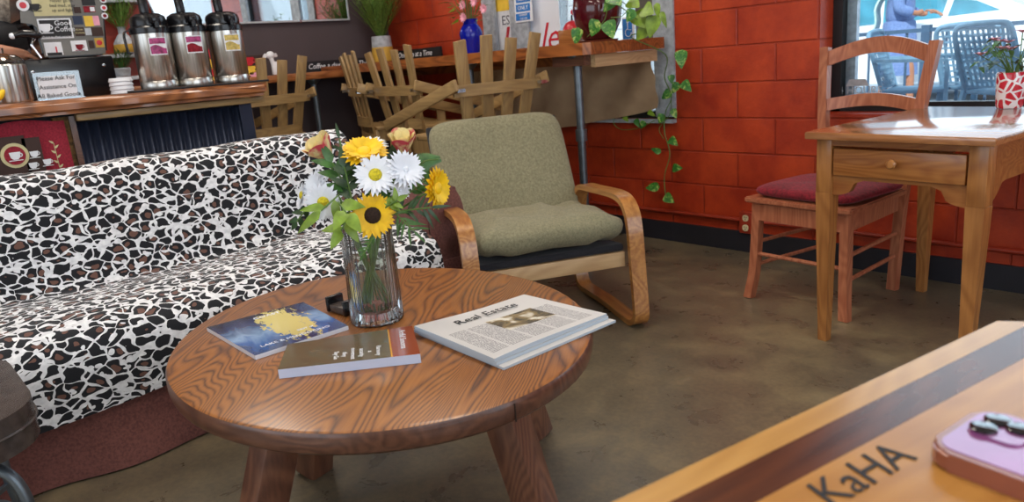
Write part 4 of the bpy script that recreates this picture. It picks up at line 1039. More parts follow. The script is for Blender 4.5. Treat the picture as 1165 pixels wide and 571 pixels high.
for s_, z_, a_, b_ in (('Good', .030, .033, .022), ('Coffee', .030, .035, -.004), ('cheaper than prozac!', .014, 0, -.035)):
    mb = MB(); xtext(mb, s_, z_, sx_+.0024, c[0]+a_, c[1]+b_); obj('sticker_print', mb, 'paper', pn, world=True, smooth=False)
mb = MB(); cup(mb, sx_+.002, c[0]-.04, c[1]+.005, .045); obj('sticker_print', mb, 'paper', pn, world=True, smooth=False)
sticker('sticker', 'paper', 51, 48, 71, 63, [('ink', lambda mb, c: mb.box((sx_+.0012, c[0], c[1]-.022), (.001, c[2]*.85, .012))), ('red', lambda mb, c: mb.box((sx_+.0012, c[0]+.01, c[1]-.004), (.001, .006, .026)))])
sticker('sticker', 'paper', 81, 46, 99, 58, [('maroon', lambda mb, c: cup(mb, sx_+.001, c[0], c[1]-.005, .03))])
sticker('sticker', 'yellow', 96, 18, 106, 30); sticker('sticker', 'pink', 106, 18, 113, 29); sticker('sticker', 'brown', 85, 31, 96, 41, [('tan', lambda mb, c: [xtext(mb, s_, .012, sx_+.0012, c[0], c[1]+.008-.014*i) for i, s_ in enumerate(('BEAN', 'TOWN'))])])
sticker('sticker', 'silver', 97, 32, 104, 40); sticker('sticker', 'mustard', 108, 43, 118, 54, [('red', lambda mb, c: mb.sphere((sx_+.001, c[0], c[1]), .012, 10, 6, (.1, 1, 1)))]); sticker('sticker', 'brown', 101, 46, 107, 55)
sticker('sticker', 'blackmat', 93, -1, 108, 6); sticker('sticker', 'maroon', 95, 7, 108, 14, [('paper', lambda mb, c: mb.box((sx_+.0012, c[0]+.012, c[1]), (.001, c[2]*.4, c[3]*.7)))]); sticker('sticker', 'navy', 83, 18, 94, 28); sticker('sticker', 'brown', 84, 8, 92, 15); sticker('sticker', 'blackmat', 20, 4, 36, 12); sticker('sticker', 'brown', 104, 31, 117, 41)
for k, (x_, y__) in enumerate(((26, 6), (117, 0), (118, 9), (119, 18))):
    q_ = PX(x_, y__, mx-.003); r_ = .024 if k == 0 else .014
    for rr_, mt, dd in ((r_, 'paper', 0), (r_*.55, 'maroon' if k % 2 else 'red', .0012)):
        mb = MB(); mb.lathe([(.001, 0), (rr_, 0), (rr_, .0015), (.001, .0015)], (0, 0, 0), 20); mb.b.transform(T(mx-.0045+(.003 if k else 0)+dd, q_.y, q_.z) @ RY(90)); obj('round_sticker', mb, mt, pn, world=True)
a_ = PX(14, 41, mx+.05); b_ = PX(43, 40, mx+.05)
mb = MB(); mb.tube(smoothpath([a_, (a_+b_)/2+Vector((0, 0, .008)), b_, b_+Vector((-.05, .012, .0))], 5), [.012]*4+[.017]*7+[.014]*5, 12); h_ = obj('steam_handle', mb, 'black', em_, world=True)
mb = MB(); mb.sphere(a_, .013, 12, 8); obj('handle_tip', mb, 'white', h_, world=True)
mb = MB(); mb.tube(smoothpath([b_+Vector((-.02, .0, 0)), PX(36, 50, mx+.04), PX(41, 58, mx+.04), PX(47, 66, mx+.04)], 6), .006, 8); obj('steam_wand', mb, 'chrome', em_, world=True)
for x_, y__ in ((37, 82), (118, 74)):
    q_ = PX(x_, y__, mx); mb = MB(); mb.sphere((mx+.002, q_.y, q_.z), .008, 10, 6, (.5, 1, 1)); obj('bolt', mb, 'chrome', em_, world=True)
# pump pots
tx_ = -3.60
tp0, tp2 = PX(178, 102, tx_).y, PX(266, 97, tx_).y
tr = thing('drip_tray', 'black drip mat under the three steel pump pots', 'tray', (tx_, (tp0+tp2)/2, CT+.0005))
obj('mat', MB().box((0, 0, .005), (.22, tp2-tp0+.26, .009), bev=.003), 'blackmat', tr)
def pumppot(loc, lab, c1, c2):
    e = thing('airpot', lab, 'thermos', loc, 0, 'steel pump pots')
    obj('body', MB().lathe([(.001, 0), (.078, 0), (.079, .006), (.079, .03), (.0775, .032), (.079, .034), (.079, .232), (.001, .232)], seg=48), 'steel', e)
    DZ = T(0, 0, -.033)
    mb = MB(); mb.lathe([(.079, .2655), (.084, .268), (.084, .290), (.078, .297), (.001, .297)], seg=40); mb.b.transform(DZ); obj('collar', mb, 'black', e)
    mb = MB(); mb.lathe([(.074, .298), (.076, .318), (.070, .338), (.05, .350), (.001, .352)], seg=32)
    mb.beam((.04, 0, .322), (.115, 0, .316), .05, .04, w2=.032, h2=.026, bev=.006); mb.tube([(.105, 0, .316), (.108, 0, .285)], .010, 10); mb.b.transform(DZ); obj('pump_head', mb, 'black', e)
    mb = MB(); mb.beam((-.02, 0, .352), (-.04, 0, .47), .036, .028, bev=.008); mb.beam((-.05, 0, .468), (.05, 0, .482), .042, .018, bev=.006); mb.b.transform(DZ); obj('pump_lever', mb, 'black', e)
    mb = MB(); mb.ribbon(smoothpath([(0, -.084, .285), (0, -.108, .27), (0, -.106, .20), (0, -.098, .185)], 5), (1, 0, 0), .022, .006); mb.b.transform(DZ); obj('side_handle', mb, 'black', e)
    mb = MB(); mb.grid(lambda u, v: Vector((.0795*math.cos((u-.5)*.95), .0795*math.sin((u-.5)*.95), .140+.075*v)), 8, 1, .001); lb = obj('label', mb, 'paper', e)
    mb = MB(); mb.grid(lambda u, v: Vector((.0802*math.cos((u-.5)*.85), .0802*math.sin((u-.5)*.85), .145+(.030+.008*math.sin(u*5))*v)), 8, 1, .001); obj('label_band', mb, c1, lb)
    mb = MB(); mb.grid(lambda u, v: Vector((.0802*math.cos((u-.5)*.85), .0802*math.sin((u-.5)*.85), .187+.024*v)), 8, 1, .001); obj('label_band', mb, c2, lb)
    return e
for k, (px, py) in enumerate(((183, 101), (223, 98), (265, 95))):
    q_ = PX(px, py, tx_)
    pumppot((tx_, q_.y, CT+.011), ['steel pump pot with a magenta label, nearest the stack of lids', 'middle steel pump pot with a purple and white label', 'steel pump pot with a yellow label, nearest the counter end'][k], ['magenta', 'maroon', 'goldlabel'][k], ['magenta', 'magenta', 'goldlabel'][k])

# ------------------------------------------------------------------ back wall things
def westbox(name, mat, X, x0, y0, x1, y1, th, par=None, bev=0):
    mb = MB(); c = pxbox(mb, X, x0, y0, x1, y1, th, bev); return obj(name, mb, mat, par, world=par is not None, smooth=False), c
# mirror
MX = WW+.02; ym0, ym1 = PX(168, 30, MX).y, PX(396, 20, MX).y; zm0 = PX(395, 21.5, MX).z
mr = thing('wall_mirror', 'wide frameless mirror with thin silver edge on the dark wall', 'mirror', (MX-.01, (ym0+ym1)/2, zm0))
obj('glass', MB().box((MX, (ym0+ym1)/2, zm0+.29), (.006, ym1-ym0, .58)), 'mirror', mr, world=True, smooth=False)
mb = MB(); mb.box((MX, (ym0+ym1)/2, zm0-.004), (.014, ym1-ym0+.02, .012)); mb.box((MX, ym1+.004, zm0+.29), (.014, .012, .58)); mb.box((MX, ym0-.004, zm0+.29), (.014, .012, .58)); mb.box((MX, (ym0+ym1)/2, zm0+.585), (.014, ym1-ym0+.02, .012)); obj('rim', mb, 'silver', mr, world=True, smooth=False)
q_ = PX(341, 24, MX); obj('clip', MB().box((MX+.008, q_.y, q_.z), (.01, .02, .02), bev=.002), 'chrome', mr, world=True)
# red brown shelf recess with glass shelves
SX = -5.18; s0, s1 = PX(108, 40, SX).y, PX(166, 40, SX).y
sh = thing('wall_shelf', 'reddish brown wall shelf unit with two boards behind the sticker covered machine', 'shelf', (SX, (s0+s1)/2, 1.1))
obj('back_board', MB().box((SX-.055, (s0+s1)/2, 1.45), (.02, s1-s0, 1.1)), 'redpaint', sh, world=True, smooth=False)
for k, y__ in enumerate((61, 87, -2)):
    z_ = PX(140, y__, SX+.1).z; obj('shelf_board', MB().box((SX+.03, (s0+s1)/2, z_-.012), (.15, s1-s0, .022), bev=.002), 'driftwood', sh, world=True)
def grassy(name, lab, base, pot_prof, mat2, n, Lr, spread, gmat='grass', band=None, pmat='driftwood', lim=True):
    e = thing(name, lab, 'plant', base)
    obj('pot', MB().lathe(pot_prof, seg=32), pmat, e)
    if band: obj('painted_band', MB().lathe(band, seg=32), mat2, e)
    h_ = max(z for r, z in pot_prof); mb = MB()
    for i in range(n):
        a = random.random()*2*PI; r0 = .025*random.random(); L = Lr*random.uniform(.6, 1.05); s = spread*random.random()
        d = Vector((math.cos(a)*s, math.sin(a)*s, 1)).normalized(); d = Vector((max(d.x, -.22) if lim else d.x, min(d.y, .3) if lim else d.y, d.z)).normalized(); b0 = Vector((r0*math.cos(a), r0*math.sin(a), h_-.02))
        mb.leaf(b0, d, Vector((math.cos(a), math.sin(a), -.2)), L, .006, bend=-.25*s, n=4)
        for j in range(5):
            p = b0+d*L*(.35+.13*j); mb.leaf(p, d+Vector((random.uniform(-.7, .7), random.uniform(-.7, .7), .2)), (0, 0, 1), .06, .006, n=2)
    xl = -.11 if base[2] > 1.145 else -.20
    for v in mb.b.verts: v.co.x = max(v.co.x, xl); v.co.y = min(v.co.y, 3.44-base[1])
    obj('foliage', mb, gmat, e); return e
q_ = PX(143, 61, SX+.06)
grassy('potted_grass', 'feathery grass in a squat two tone vase on the wall shelf', (SX+.075, q_.y, q_.z+.002), [(.001, 0), (.05, 0), (.062, .02), (.06, .06), (.035, .10), (.022, .115), (.022, .15), (.026, .155), (.020, .155), (.001, .14)], 'mustard', 60, .24, .9, 'grass', [(.0505, .001), (.0628, .02), (.0615, .052)])
q_ = PX(140, 87, SX+.05); grassy('potted_grass', 'dim low grassy plant on the lower board of the wall shelf', (SX+.06, q_.y, q_.z+.002), [(.001, 0), (.04, 0), (.05, .04), (.045, .05), (.001, .045)], 'mustard', 40, .14, 1.2, 'leaf')
# ------------------------------------------------------------------ bars
BZ = 1.14; BXe = PY(760, 42, 3.44).x; BYf = 2.79
bar = thing('window_bar', 'thick wooden bar counter along the red wall on metal pipe posts', 'bar', ((BXe+WW)/2, 3.1, 0))
mb = MB(); mb.prism([(WW+.005, BYf), (BXe-.03, BYf), (BXe, BYf+.03), (BXe, WN-.055), (WW+.005, WN-.055)], .058, T(0, 0, BZ-.058)); bmesh.ops.bevel(mb.b, geom=[e for e in mb.b.edges if e.calc_face_angle(0) > .6], offset=.006, segments=2, affect='EDGES'); obj('bar_top', mb, 'barwood', bar, world=True)
obj('end_apron', MB().box((BXe-.045, 3.13, BZ-.090), (.03, .50, .062)), 'rail', bar, world=True, smooth=False)
mb = MB(); mb.prism([(BXe-.28, 2.83), (BXe-.06, 2.83), (BXe-.06, 3.05)], .05, T(0, 0, BZ-.1085)); obj('corner_bracket', mb, 'oakdark', bar, world=True, smooth=False)
mb = MB(); mb.box(((WW+BXe)/2-.1, WN-.12, BZ-.085), (BXe-WW-.4, .05, .06)); obj('rear_cleat', mb, 'barwood', bar, world=True, smooth=False)
def pipepost(x, y, z1, par):
    mb = MB(); mb.tube([(x, y, 0.0), (x, y, z1)], .021, 16); mb.lathe([(.001, 0), (.055, 0), (.055, .008), (.03, .014), (.03, .04), (.001, .04)], (x, y, 0), 20); o = obj('pipe_post', mb, 'galv', par, world=True)
    mb = MB(); mb.lathe([(.022, 0), (.03, 0), (.03, .06), (.022, .06)], (x, y, z1*.60), 20); obj('pipe_collar', mb, 'galv', o, world=True); mb = MB(); mb.lathe([(.022, 0), (.05, .03), (.05, .034), (.001, .034)], (x, y, z1-.0345), 20); obj('pipe_fitting', mb, 'galv', o, world=True)
px_ = PY(657, 75, 2.87).x; pipepost(px_, 2.87, BZ-.058, bar)
px_ = PY(536, 95, 2.90).x; pipepost(px_, 2.90, BZ-.058, bar)
wb_ = thing('wall_bar', 'narrow wooden bar shelf along the dark wall beside the counter end', 'bar', (WW+.2, 2.2, 0))
mb = MB(); mb.box((WW+.205, (1.35+BYf)/2, 1.085), (.39, BYf-1.35-.006, .05), bev=.006); obj('bar_top', mb, 'barwoody', wb_, world=True)
q_ = PX(357, 95, WW+.30); pipepost(WW+.30, q_.y, 1.06, wb_)
# black message planks
def plank(lab, X, p0, p1, h_, txt, size, yplane=None):
    e = thing('message_sign', lab, 'sign', p0, 0, 'black script message planks')
    d = (p1-p0); L = d.length; d.normalize(); n_ = Vector((d.y, -d.x, 0)); c = (p0+p1)/2+Vector((0, 0, h_/2))
    mb = MB(); mb.beam(p0+Vector((0, 0, h_/2)), p1+Vector((0, 0, h_/2)), .015, h_); obj('plank', mb, 'blackmat', e, world=True, smooth=False)
    mb = MB(); mb.text(txt, size, basis(c+n_*.0085, d, Vector((0, 0, 1))), .0008, shear=.25); obj('lettering', mb, 'paper', e, world=True, smooth=False)
ysg0, ysg1 = PX(347, 80, WW+.05).y, PX(412, 75, WW+.05).y
plank('black plank with white script about a coffee a day, against the dark wall', 0, Vector((WW+.05, ysg0, 1.111)), Vector((WW+.05, ysg1+.03, 1.111)), .075, 'a Coffee a day Keeps The', .052)
a_, b_ = PY(448, 75, WN-.10), PY(503, 65, WN-.10)
plank('black plank reading One Cup at a Time, against the red wall', 0, Vector((a_.x-.02, WN-.10, BZ+.001)), Vector((b_.x, WN-.10, BZ+.001)), .075, 'One Cup at a Time', .056)
# cup cards and white figure on the wall bar
def artpanel(lab, x0, x1, ytop, cups, X=WW+.12):
    a_, b_ = PX(x0, 80, X), PX(x1, 80, X); zz = PX((x0+x1)/2, ytop, X).z
    cd = thing('coffee_art_panel', lab, 'picture', (X, (a_.y+b_.y)/2, 1.111), 0, 'coffee cup art panels')
    mb = MB(); mb.box((X, (a_.y+b_.y)/2, (1.111+zz)/2), (.012, b_.y-a_.y, zz-1.111)); obj('board', mb, 'brown', cd, world=True, smooth=False)
    for mt, x_, y__ in cups:
        q_ = PX(x_, y__+.5, X+.01); mb = MB(); cup(mb, X+.008, q_.y, q_.z, .072, .004); obj('painted_cup', mb, mt, cd, world=True, smooth=False)
artpanel('small dark art panel with a stack of colourful cups, on the wall bar', 278, 303, 63, (('red', 283, 69), ('yellow', 285, 79), ('pink', 290, 86), ('ivory', 287, 93)))
artpanel('small art panel of red and yellow cups between two steel pump pots', 232, 251, 50, (('red', 241, 60), ('yellow', 243, 71), ('red', 245, 82), ('yellow', 246, 91)))
q_ = PX(313, 88, WW+.14)
fg_ = thing('white_figurine', 'small white dog shaped figurine standing on the wall bar behind the slatted stool', 'figurine', (WW+.14, q_.y, 1.111))
mb = MB(); mb.box((0, .01, .045), (.03, .045, .09), bev=.008); mb.sphere((0, -.01, .135), .033, 12, 8, (.6, 1, .8)); mb.leaf((0, -.035, .14), (0, -1, -.5), (1, 0, 0), .035, .03); mb.leaf((0, .015, .14), (0, 1, -.5), (1, 0, 0), .035, .03); mb.tube([(0, 0, .08), (0, -.01, .13)], .016, 8)
obj('figure', mb, 'white', fg_)
# burlap hanging below the bar in front of the window
bl = []
def burl(u, v):
    X = -4.15+(BXe-.06+4.15)*u
    zb = 1.04; lo = .62+.05*u+.10*max(0, u-.62)/.38
    z = zb-(zb-lo)*v; return Vector((X+.006*math.sin(v*14+u*40), 3.375+.012*math.sin(u*30+v*4)-.03*v*math.sin(u*5), z+.01*math.sin(u*12)*v))
mb = MB(); mb.grid(burl, 80, 24, .003); bo = obj('burlap_curtain', mb, 'burlap'); tag(bo, 'wrinkled brown burlap cloth hanging under the window bar', 'curtain')

# ------------------------------------------------------------------ slatted bar stools
def barstool():
    e = thing('slatted_stool', '', 'stool', (0, 0, 0), 0, 'slatted wooden bar stools')
    tilt = lambda z: -.235-(z-.74)*.16
    for k in range(4):
        yb = (-.155+.1033*k); yt = (-.235+.1567*k); zt = 1.21-.018*(k % 2)
        mb = MB(); mb.beam((tilt(.66), yb, .66), (tilt(zt), yt, zt), .066, .016, up=(1, 0, 0), bev=.002); obj('back_slat', mb, 'pallet', e)
    def xbar(z, w, h_, bow=.03):
        mb = MB(); n = 10; x0 = tilt(z)-.018
        pts = [Vector((x0-bow*(1-(2*i/n-1)**2)+bow*.6, -w/2+w*i/n, z)) for i in range(n+1)]; mb.ribbon(pts, (0, 0, 1), h_, .020); return mb
    for a_ in ((.965, .54, .055), (.775, .40, .06), (.665, .40, .07)): obj('crossbar', xbar(*a_, .028), 'pallety', e)
    for s in (-1, 1):
        mb = MB(); mb.beam((tilt(.99)-.045, s*.285, .995), (.33, s*.30, .80), .020, .056, up=(0, 0, 1), bev=.004)
        a_ = obj('arm', mb, 'palletx', e)
        mb = MB(); mb.box((tilt(.965)-.04, s*.262, .968), (.03, .045, .016)); mb.tube([(tilt(.965)-.055, s*.262, .968), (tilt(.965)-.02, s*.262, .968)], .009, 8); obj('bracket', mb, 'chrome', a_)
        mb = MB(); mb.beam((.19, s*.272, .66), (.19, s*.272, .84), .05, .02, up=(0, 1, 0)); obj('arm_support', mb, 'pallet', e)
    for k in range(4):
        mb = MB(); mb.box((-.17+.113*k, 0, .735), (.10, .50, .02), bev=.003); obj('seat_slat', mb, 'pallet', e)
    for sx, sy in ((-1, -1), (-1, 1), (1, -1), (1, 1)):
        mb = MB(); mb.beam((sx*.20, sy*.21, .724), (sx*.235, sy*.25, 0), .055, .03, up=(0, 1, 0), bev=.003); obj('leg', mb, 'pallet', e)
    for s in (-1, 1): obj('seat_rail', MB().box((0, s*.235, .69), (.42, .022, .07)), 'pallet', e)
    for x in (-1, 1): obj('foot_rail', MB().box((x*.225, 0, .27), (.022, .44, .06)), 'pallet', e)
    return e
s4 = barstool(); s4['label'] = 'slatted wooden bar stool directly behind the green armchair'
s4.location = (-3.10, 2.465, 0); s4.rotation_euler = (0, 0, R(178))
dup(s4, (-3.72, 2.74, 0), R(86), 'slatted wooden bar stool facing the window bar with its arm reaching right')
dup(s4, (-4.22, 2.80, 0), R(70), 'slatted wooden bar stool in the far corner, partly hidden by its neighbour')
dup(s4, (-4.62, 1.93, 0), R(194), 'slatted wooden bar stool just past the counter end, facing the dark wall')

# ------------------------------------------------------------------ on the window bar
q_ = PX(434, 68, -5.05)
grassy('potted_grass', 'tall grassy plant in a tan and grey wooden pot in the bar corner', (-5.02, q_.y+.0, BZ+.001), [(.001, 0), (.075, 0), (.085, .03), (.072, .19), (.064, .19), (.066, .17), (.001, .165)], 'mustard', 260, .50, .75, 'grass', [(.0755, .001), (.0858, .03), (.0795, .11)])
vb = PY(538, 62, 3.18); bv = thing('blue_vase', 'cobalt blue glass vase on the window bar holding pink carnations', 'vase', (vb.x, 3.18, BZ+.001))
obj('vessel', MB().lathe([(.001, 0), (.045, 0), (.048, .01), (.072, .09), (.076, .13), (.062, .165), (.045, .185), (.052, .215), (.047, .215), (.040, .187), (.057, .16), (.068, .12), (.040, .02), (.001, .02)], seg=40), 'cobalt', bv)
bo_ = Vector((vb.x, 3.18, BZ+.03))
fb = thing('carnation_bouquet', 'pink carnations with green and grey leaves in the blue vase', 'flowers', bo_, 0)
mb = MB(); ml = MB(); mg_ = MB()
for i in range(26):
    a = i*2.4; rr = .03+.10*random.random(); tip = bo_+Vector((rr*math.cos(a), rr*math.sin(a), .26+.20*random.random())); mb.tube([bo_, bo_+Vector((.02*math.cos(a), .02*math.sin(a), .17)), tip], .002, 5)
    for j in range(4): (ml if i % 4 == 0 else mg_).leaf(tip-Vector((0, 0, .03*j)), Vector((math.cos(a+j*1.5), math.sin(a+j*1.5), .2)), (0, 0, 1), .075 if i % 4 == 0 else .05, .04 if i % 4 == 0 else .010)
for px, py, s_ in ((521, 25, .09), (517, 12, .085), (525, 5, .07)):
    p = PY(px, py, 3.12); ml.leaf(p, (-1, 0, .1), (0, -.6, 1), s_, .06)
obj('stems', mb, 'stem', fb, world=True); obj('broad_leaves', ml, 'leaflime', fb, world=True); obj('grey_sprigs', mg_, 'leafdark', fb, world=True)
for px, py in ((528, 20), (527, 6), (540, 2), (551, 10), (535, -6)):
    p = PY(px, py, 3.12); mb = MB()
    for r_ in range(3):
        for j in range(9): mb.leaf(p, Vector((math.cos(j*.7+r_), -.7+.3*r_, math.sin(j*.7+r_)))+Vector((0, 0, .2)), (0, -1, .2), .035-.007*r_, .02, bend=.3)
    obj('bloom', mb, 'pink', fb, world=True)
# garnet pot with pothos
pb_ = PY(681, 45, 3.16); gp = thing('garnet_pot', 'large dark red glazed pot on the window bar with trailing pothos', 'pot', (pb_.x, 3.16, BZ+.001))
obj('pot', MB().lathe([(.001, .012), (.075, .012), (.085, .02), (.122, .10), (.132, .17), (.125, .23), (.105, .26), (.118, .275), (.105, .275), (.095, .255), (.001, .25)], seg=48), 'garnet', gp)
obj('saucer', MB().lathe([(.001, 0), (.10, 0), (.11, .011), (.001, .0115)], seg=40), 'terracotta', gp)
po = thing('pothos_vines', 'variegated pothos with long vines trailing over the bar end and down the red wall', 'plant', (pb_.x, 3.16, BZ+.255))
def vine(pts, r=.0028): mb = MB(); mb.tube(smoothpath(pts, 6), r, 6); obj('vine', mb, 'stem', po, world=True)
def pleaf(px, py, Y, L, W, d, bright=False):
    p = PY(px, py, Y); mb = MB(); dv = Vector((d[0], -.25, -d[1])).normalized(); mb.leaf(p-dv*L*.5, dv, Vector((.35, -1, .3)), L, W, bend=.15, fold=.22, n=8, point=.55); obj('leaf', mb, 'leaflime' if bright else 'pothos', po, world=True)
top_ = Vector((pb_.x, 3.16, BZ+.27))
vine([top_, PY(712, 12, 3.05), PY(725, 22, 3.05), PY(742, 35, 3.1), Vector((BXe+.02, 3.1, BZ+.012)), PY(757, 62, 3.2), PY(756, 88, 3.3), PY(764, 110, 3.38), PY(757, 128, 3.40), PY(756, 150, 3.40), PY(762, 175, 3.40), PY(756, 200, 3.40), PY(757, 222, 3.40)])
vine([PY(764, 110, 3.38), PY(762, 130, 3.41), PY(750, 146, 3.41), PY(755, 158, 3.41)], .002)
vine([PY(745, 137, 3.42), PY(725, 146, 3.41), PY(706, 147, 3.41), PY(698, 139, 3.41), PY(704, 131, 3.41), PY(715, 133, 3.41)], .0022)
vine([top_, PY(690, 0, 3.0), PY(688, 22, 3.0), PY(675, 35, 3.0), PY(668, 42, 3.02)], .0022); vine([top_, PY(712, 5, 3.02), PY(708, 18, 3.0), PY(695, 20, 2.99)], .0022)
for a in ((775, 67, 3.38, .10, .07, (.1, 1)), (768, 100, 3.38, .07, .05, (-.6, .9)), (781, 98, 3.38, .08, .055, (.9, .7)), (758, 108, 3.36, .075, .055, (-.8, .5)), (752, 135, 3.4, .06, .05, (-.4, .9)), (767, 129, 3.4, .06, .04, (.5, .8)), (766, 161, 3.4, .07, .05, (.9, .5)), (746, 171, 3.4, .07, .035, (-1, -.4)), (770, 191, 3.4, .075, .05, (1, -.1)), (742, 213, 3.4, .095, .055, (-1, .1)), (761, 226, 3.4, .085, .06, (.8, .3)), (764, 90, 3.36, .05, .04, (.2, 1))): pleaf(*a)
for a in ((728, 22, 3.05, .11, .09, (.6, .6)), (742, 30, 3.05, .11, .08, (-.2, .8)), (721, 3, 3.05, .09, .08, (.6, .3)), (737, 12, 3.04, .08, .08, (.8, .3)), (730, 38, 3.07, .09, .07, (-.7, .6)), (748, 12, 3.1, .08, .035, (.3, 1)), (755, 22, 3.1, .09, .03, (.5, 1)), (712, 135, 3.4, .05, .03, (.8, .6)), (741, 129, 3.4, .06, .03, (1, .4))): pleaf(*a, bright=True)
for a in ((656, 41, 3.0, .09, .07, (-.2, 1)), (676, 32, 2.99, .09, .08, (-.5, .9)), (694, 33, 2.98, .10, .08, (.5, 1)), (694, 3, 3.0, .12, .08, (-.7, .6)), (717, 18, 3.0, .07, .06, (-.5, .6)), (700, -2, 3.0, .12, .09, (.5, .3)), (725, 140, 3.4, .06, .035, (.6, .7)), (731, 142, 3.4, .05, .04, (-.5, .8))): pleaf(*a)
gb = PY(652, 47, 3.30); gr = thing('coffee_grinder', 'wooden box coffee grinder with red dome lid on the window bar', 'grinder', (gb.x, 3.30, BZ+.001))
obj('drawer_box', MB().box((0, 0, .045), (.12, .12, .08), bev=.004), 'pinex', gr); obj('base_board', MB().box((0, 0, .004), (.14, .14, .008)), 'pinex', gr)
obj('dome', MB().lathe([(.055, .086), (.052, .10), (.035, .125), (.012, .135), (.001, .136)], seg=28), 'red', gr)
mb = MB(); mb.tube([(0, 0, .136), (0, 0, .165)], .006, 8); mb.tube([(0, 0, .16), (.03, -.02, .172)], .004, 6); obj('crank', mb, 'black', gr); mb = MB(); mb.lathe([(.001, 0), (.012, .003), (.014, .02), (.008, .028), (.001, .03)], (.03, -.02, .165), 14); obj('crank_knob', mb, 'red', gr)
# posters in the window
def ypanel(x0, y0, x1, y1, Y, mb, th=.003):
    p, q = PY(x0, (y0+y1)/2, Y), PY(x1, (y0+y1)/2, Y); a, b = PY((x0+x1)/2, y0, Y), PY((x0+x1)/2, y1, Y); mb.box(((p.x+q.x)/2, Y, (a.z+b.z)/2), (q.x-p.x, th, a.z-b.z)); return (p.x+q.x)/2, (a.z+b.z)/2, q.x-p.x, a.z-b.z
def ytext(mb, txt, size, x, Y, z, shear=0): mb.text(txt, size, T(x, Y, z) @ RX(90), .0006, shear=shear)
PYp = WN+.03
p1_ = thing('window_poster', 'white window poster with yellow top reading ES, left pane of the bar window', 'poster', PY(573, 40, PYp))
mb = MB(); c = ypanel(563, -10, 583, 72, PYp, mb); obj('sheet', mb, 'paper', p1_, world=True, smooth=False)
mb = MB(); mb.box((c[0], PYp-.003, PY(573, 5, PYp).z), (c[2]*.9, .002, .08)); obj('printed_fruit', mb, 'yellow', p1_, world=True, smooth=False)
mb = MB(); ytext(mb, 'ES', .085, c[0]+.03, PYp-.003, PY(572, 24, PYp).z); obj('lettering', mb, 'inkgrey', p1_, world=True, smooth=False)
mb = MB(); ytext(mb, 'L', .28, c[0]+.03, PYp-.003, PY(572, 50, PYp).z, .3); obj('script_letter', mb, 'red', p1_, world=True, smooth=False)
def f_bokeh(t, uv):
    v = t.coord((1, 1, 1)); x = t.n('ShaderNodeTexVoronoi'); x.inputs['Scale'].default_value = 26; t.l(v, x.inputs['Vector'])
    sp = t.n('ShaderNodeSeparateXYZ'); t.l(v, sp.inputs[0])
    hi = t.math('GREATER_THAN', t.math('ADD', sp.outputs[2], t.math('MULTIPLY', t.noise(v, 6).outputs[0], .15)), PY(620, 26, PYp).z+.07)
    sp2 = t.n('ShaderNodeSeparateColor'); t.l(x.outputs['Color'], sp2.inputs[0])
    cc = t.ramp(sp2.outputs[0], [(.1, lin('#d84848')), (.35, lin('#f0a060')), (.6, lin('#e070a0')), (.85, lin('#c0a8e0'))])
    return t.mix(hi, lin('#dfe4ee'), cc)
p2_ = thing('window_poster', 'white window poster with pink berries and red script, right of the parking sign', 'poster', PY(615, 40, PYp))
mb = MB(); c = ypanel(603, -10, 637, 62, PYp, mb); obj('sheet', mb, uvmat('berry_poster', f_bokeh, .4, .1), p2_, world=True, smooth=False)
mb = MB(); ytext(mb, 'le', .24, c[0]+.03, PYp-.003, PY(622, 43, PYp).z, .35); obj('lettering', mb, 'red', p2_, world=True, smooth=False)
p3_ = thing('parking_sign', 'blue and white parking only sign on the bar window', 'sign', PY(594, 10, WN-.02))
mb = MB(); c = ypanel(585, -22, 605, 25, WN-.02, mb, .003); obj('plate', mb, 'paper', p3_, world=True, smooth=False)
mb = MB()
for y0, y1 in ((-20, -5), (-3, 2.5), (4.5, 13), (15, 23)): ypanel(587, y0, 603, y1, WN-.023, mb, .002)
obj('blue_fields', mb, 'blue', p3_, world=True, smooth=False)
for s_, y__, z_ in (('PARKING', -.5, .020), ('ONLY', 9, .036), ('HARBOR', 17, .019), ('THE 520', 21.5, .019)):
    mb = MB(); ytext(mb, s_, z_, c[0], WN-.0255, PY(595, y__, WN-.02).z); obj('lettering', mb, 'paper', p3_, world=True, smooth=False)
p4_ = thing('access_sign', 'blue and white accessible parking sign behind the garnet pot', 'sign', PY(715, 32, PYp))
mb = MB(); c = ypanel(708, 19, 722, 46, PYp, mb); obj('plate', mb, 'paper', p4_, world=True, smooth=False); mb = MB(); mb.box((c[0]-.005, PYp-.003, c[1]), (c[2]*.75, .002, c[3]*.85)); obj('blue_field', mb, 'blue', p4_, world=True, smooth=False)
mb = MB(); mb.sphere((c[0], PYp-.005, c[1]+.04), .010, 8, 6, (1, .2, 1)); mb.beam((c[0], PYp-.005, c[1]+.03), (c[0], PYp-.005, c[1]-.005), .01, .002); mb.beam((c[0], PYp-.005, c[1]-.005), (c[0]+.025, PYp-.005, c[1]-.008), .01, .002); mb.tube([(c[0]+.002+.022*math.cos(a), PYp-.005, c[1]-.022+.022*math.sin(a)) for a in [x*PI/8+2 for x in range(12)]], .0025, 5); obj('pictogram', mb, 'paper', p4_, world=True)
p5_ = thing('window_panel', 'dark grey board standing in the right part of the bar window', 'board', PY(732, 20, PYp)); mb = MB(); ypanel(723, -40, 745, 50, PYp+.02, mb, .01); obj('board', mb, 'greypanel', p5_, world=True, smooth=False)
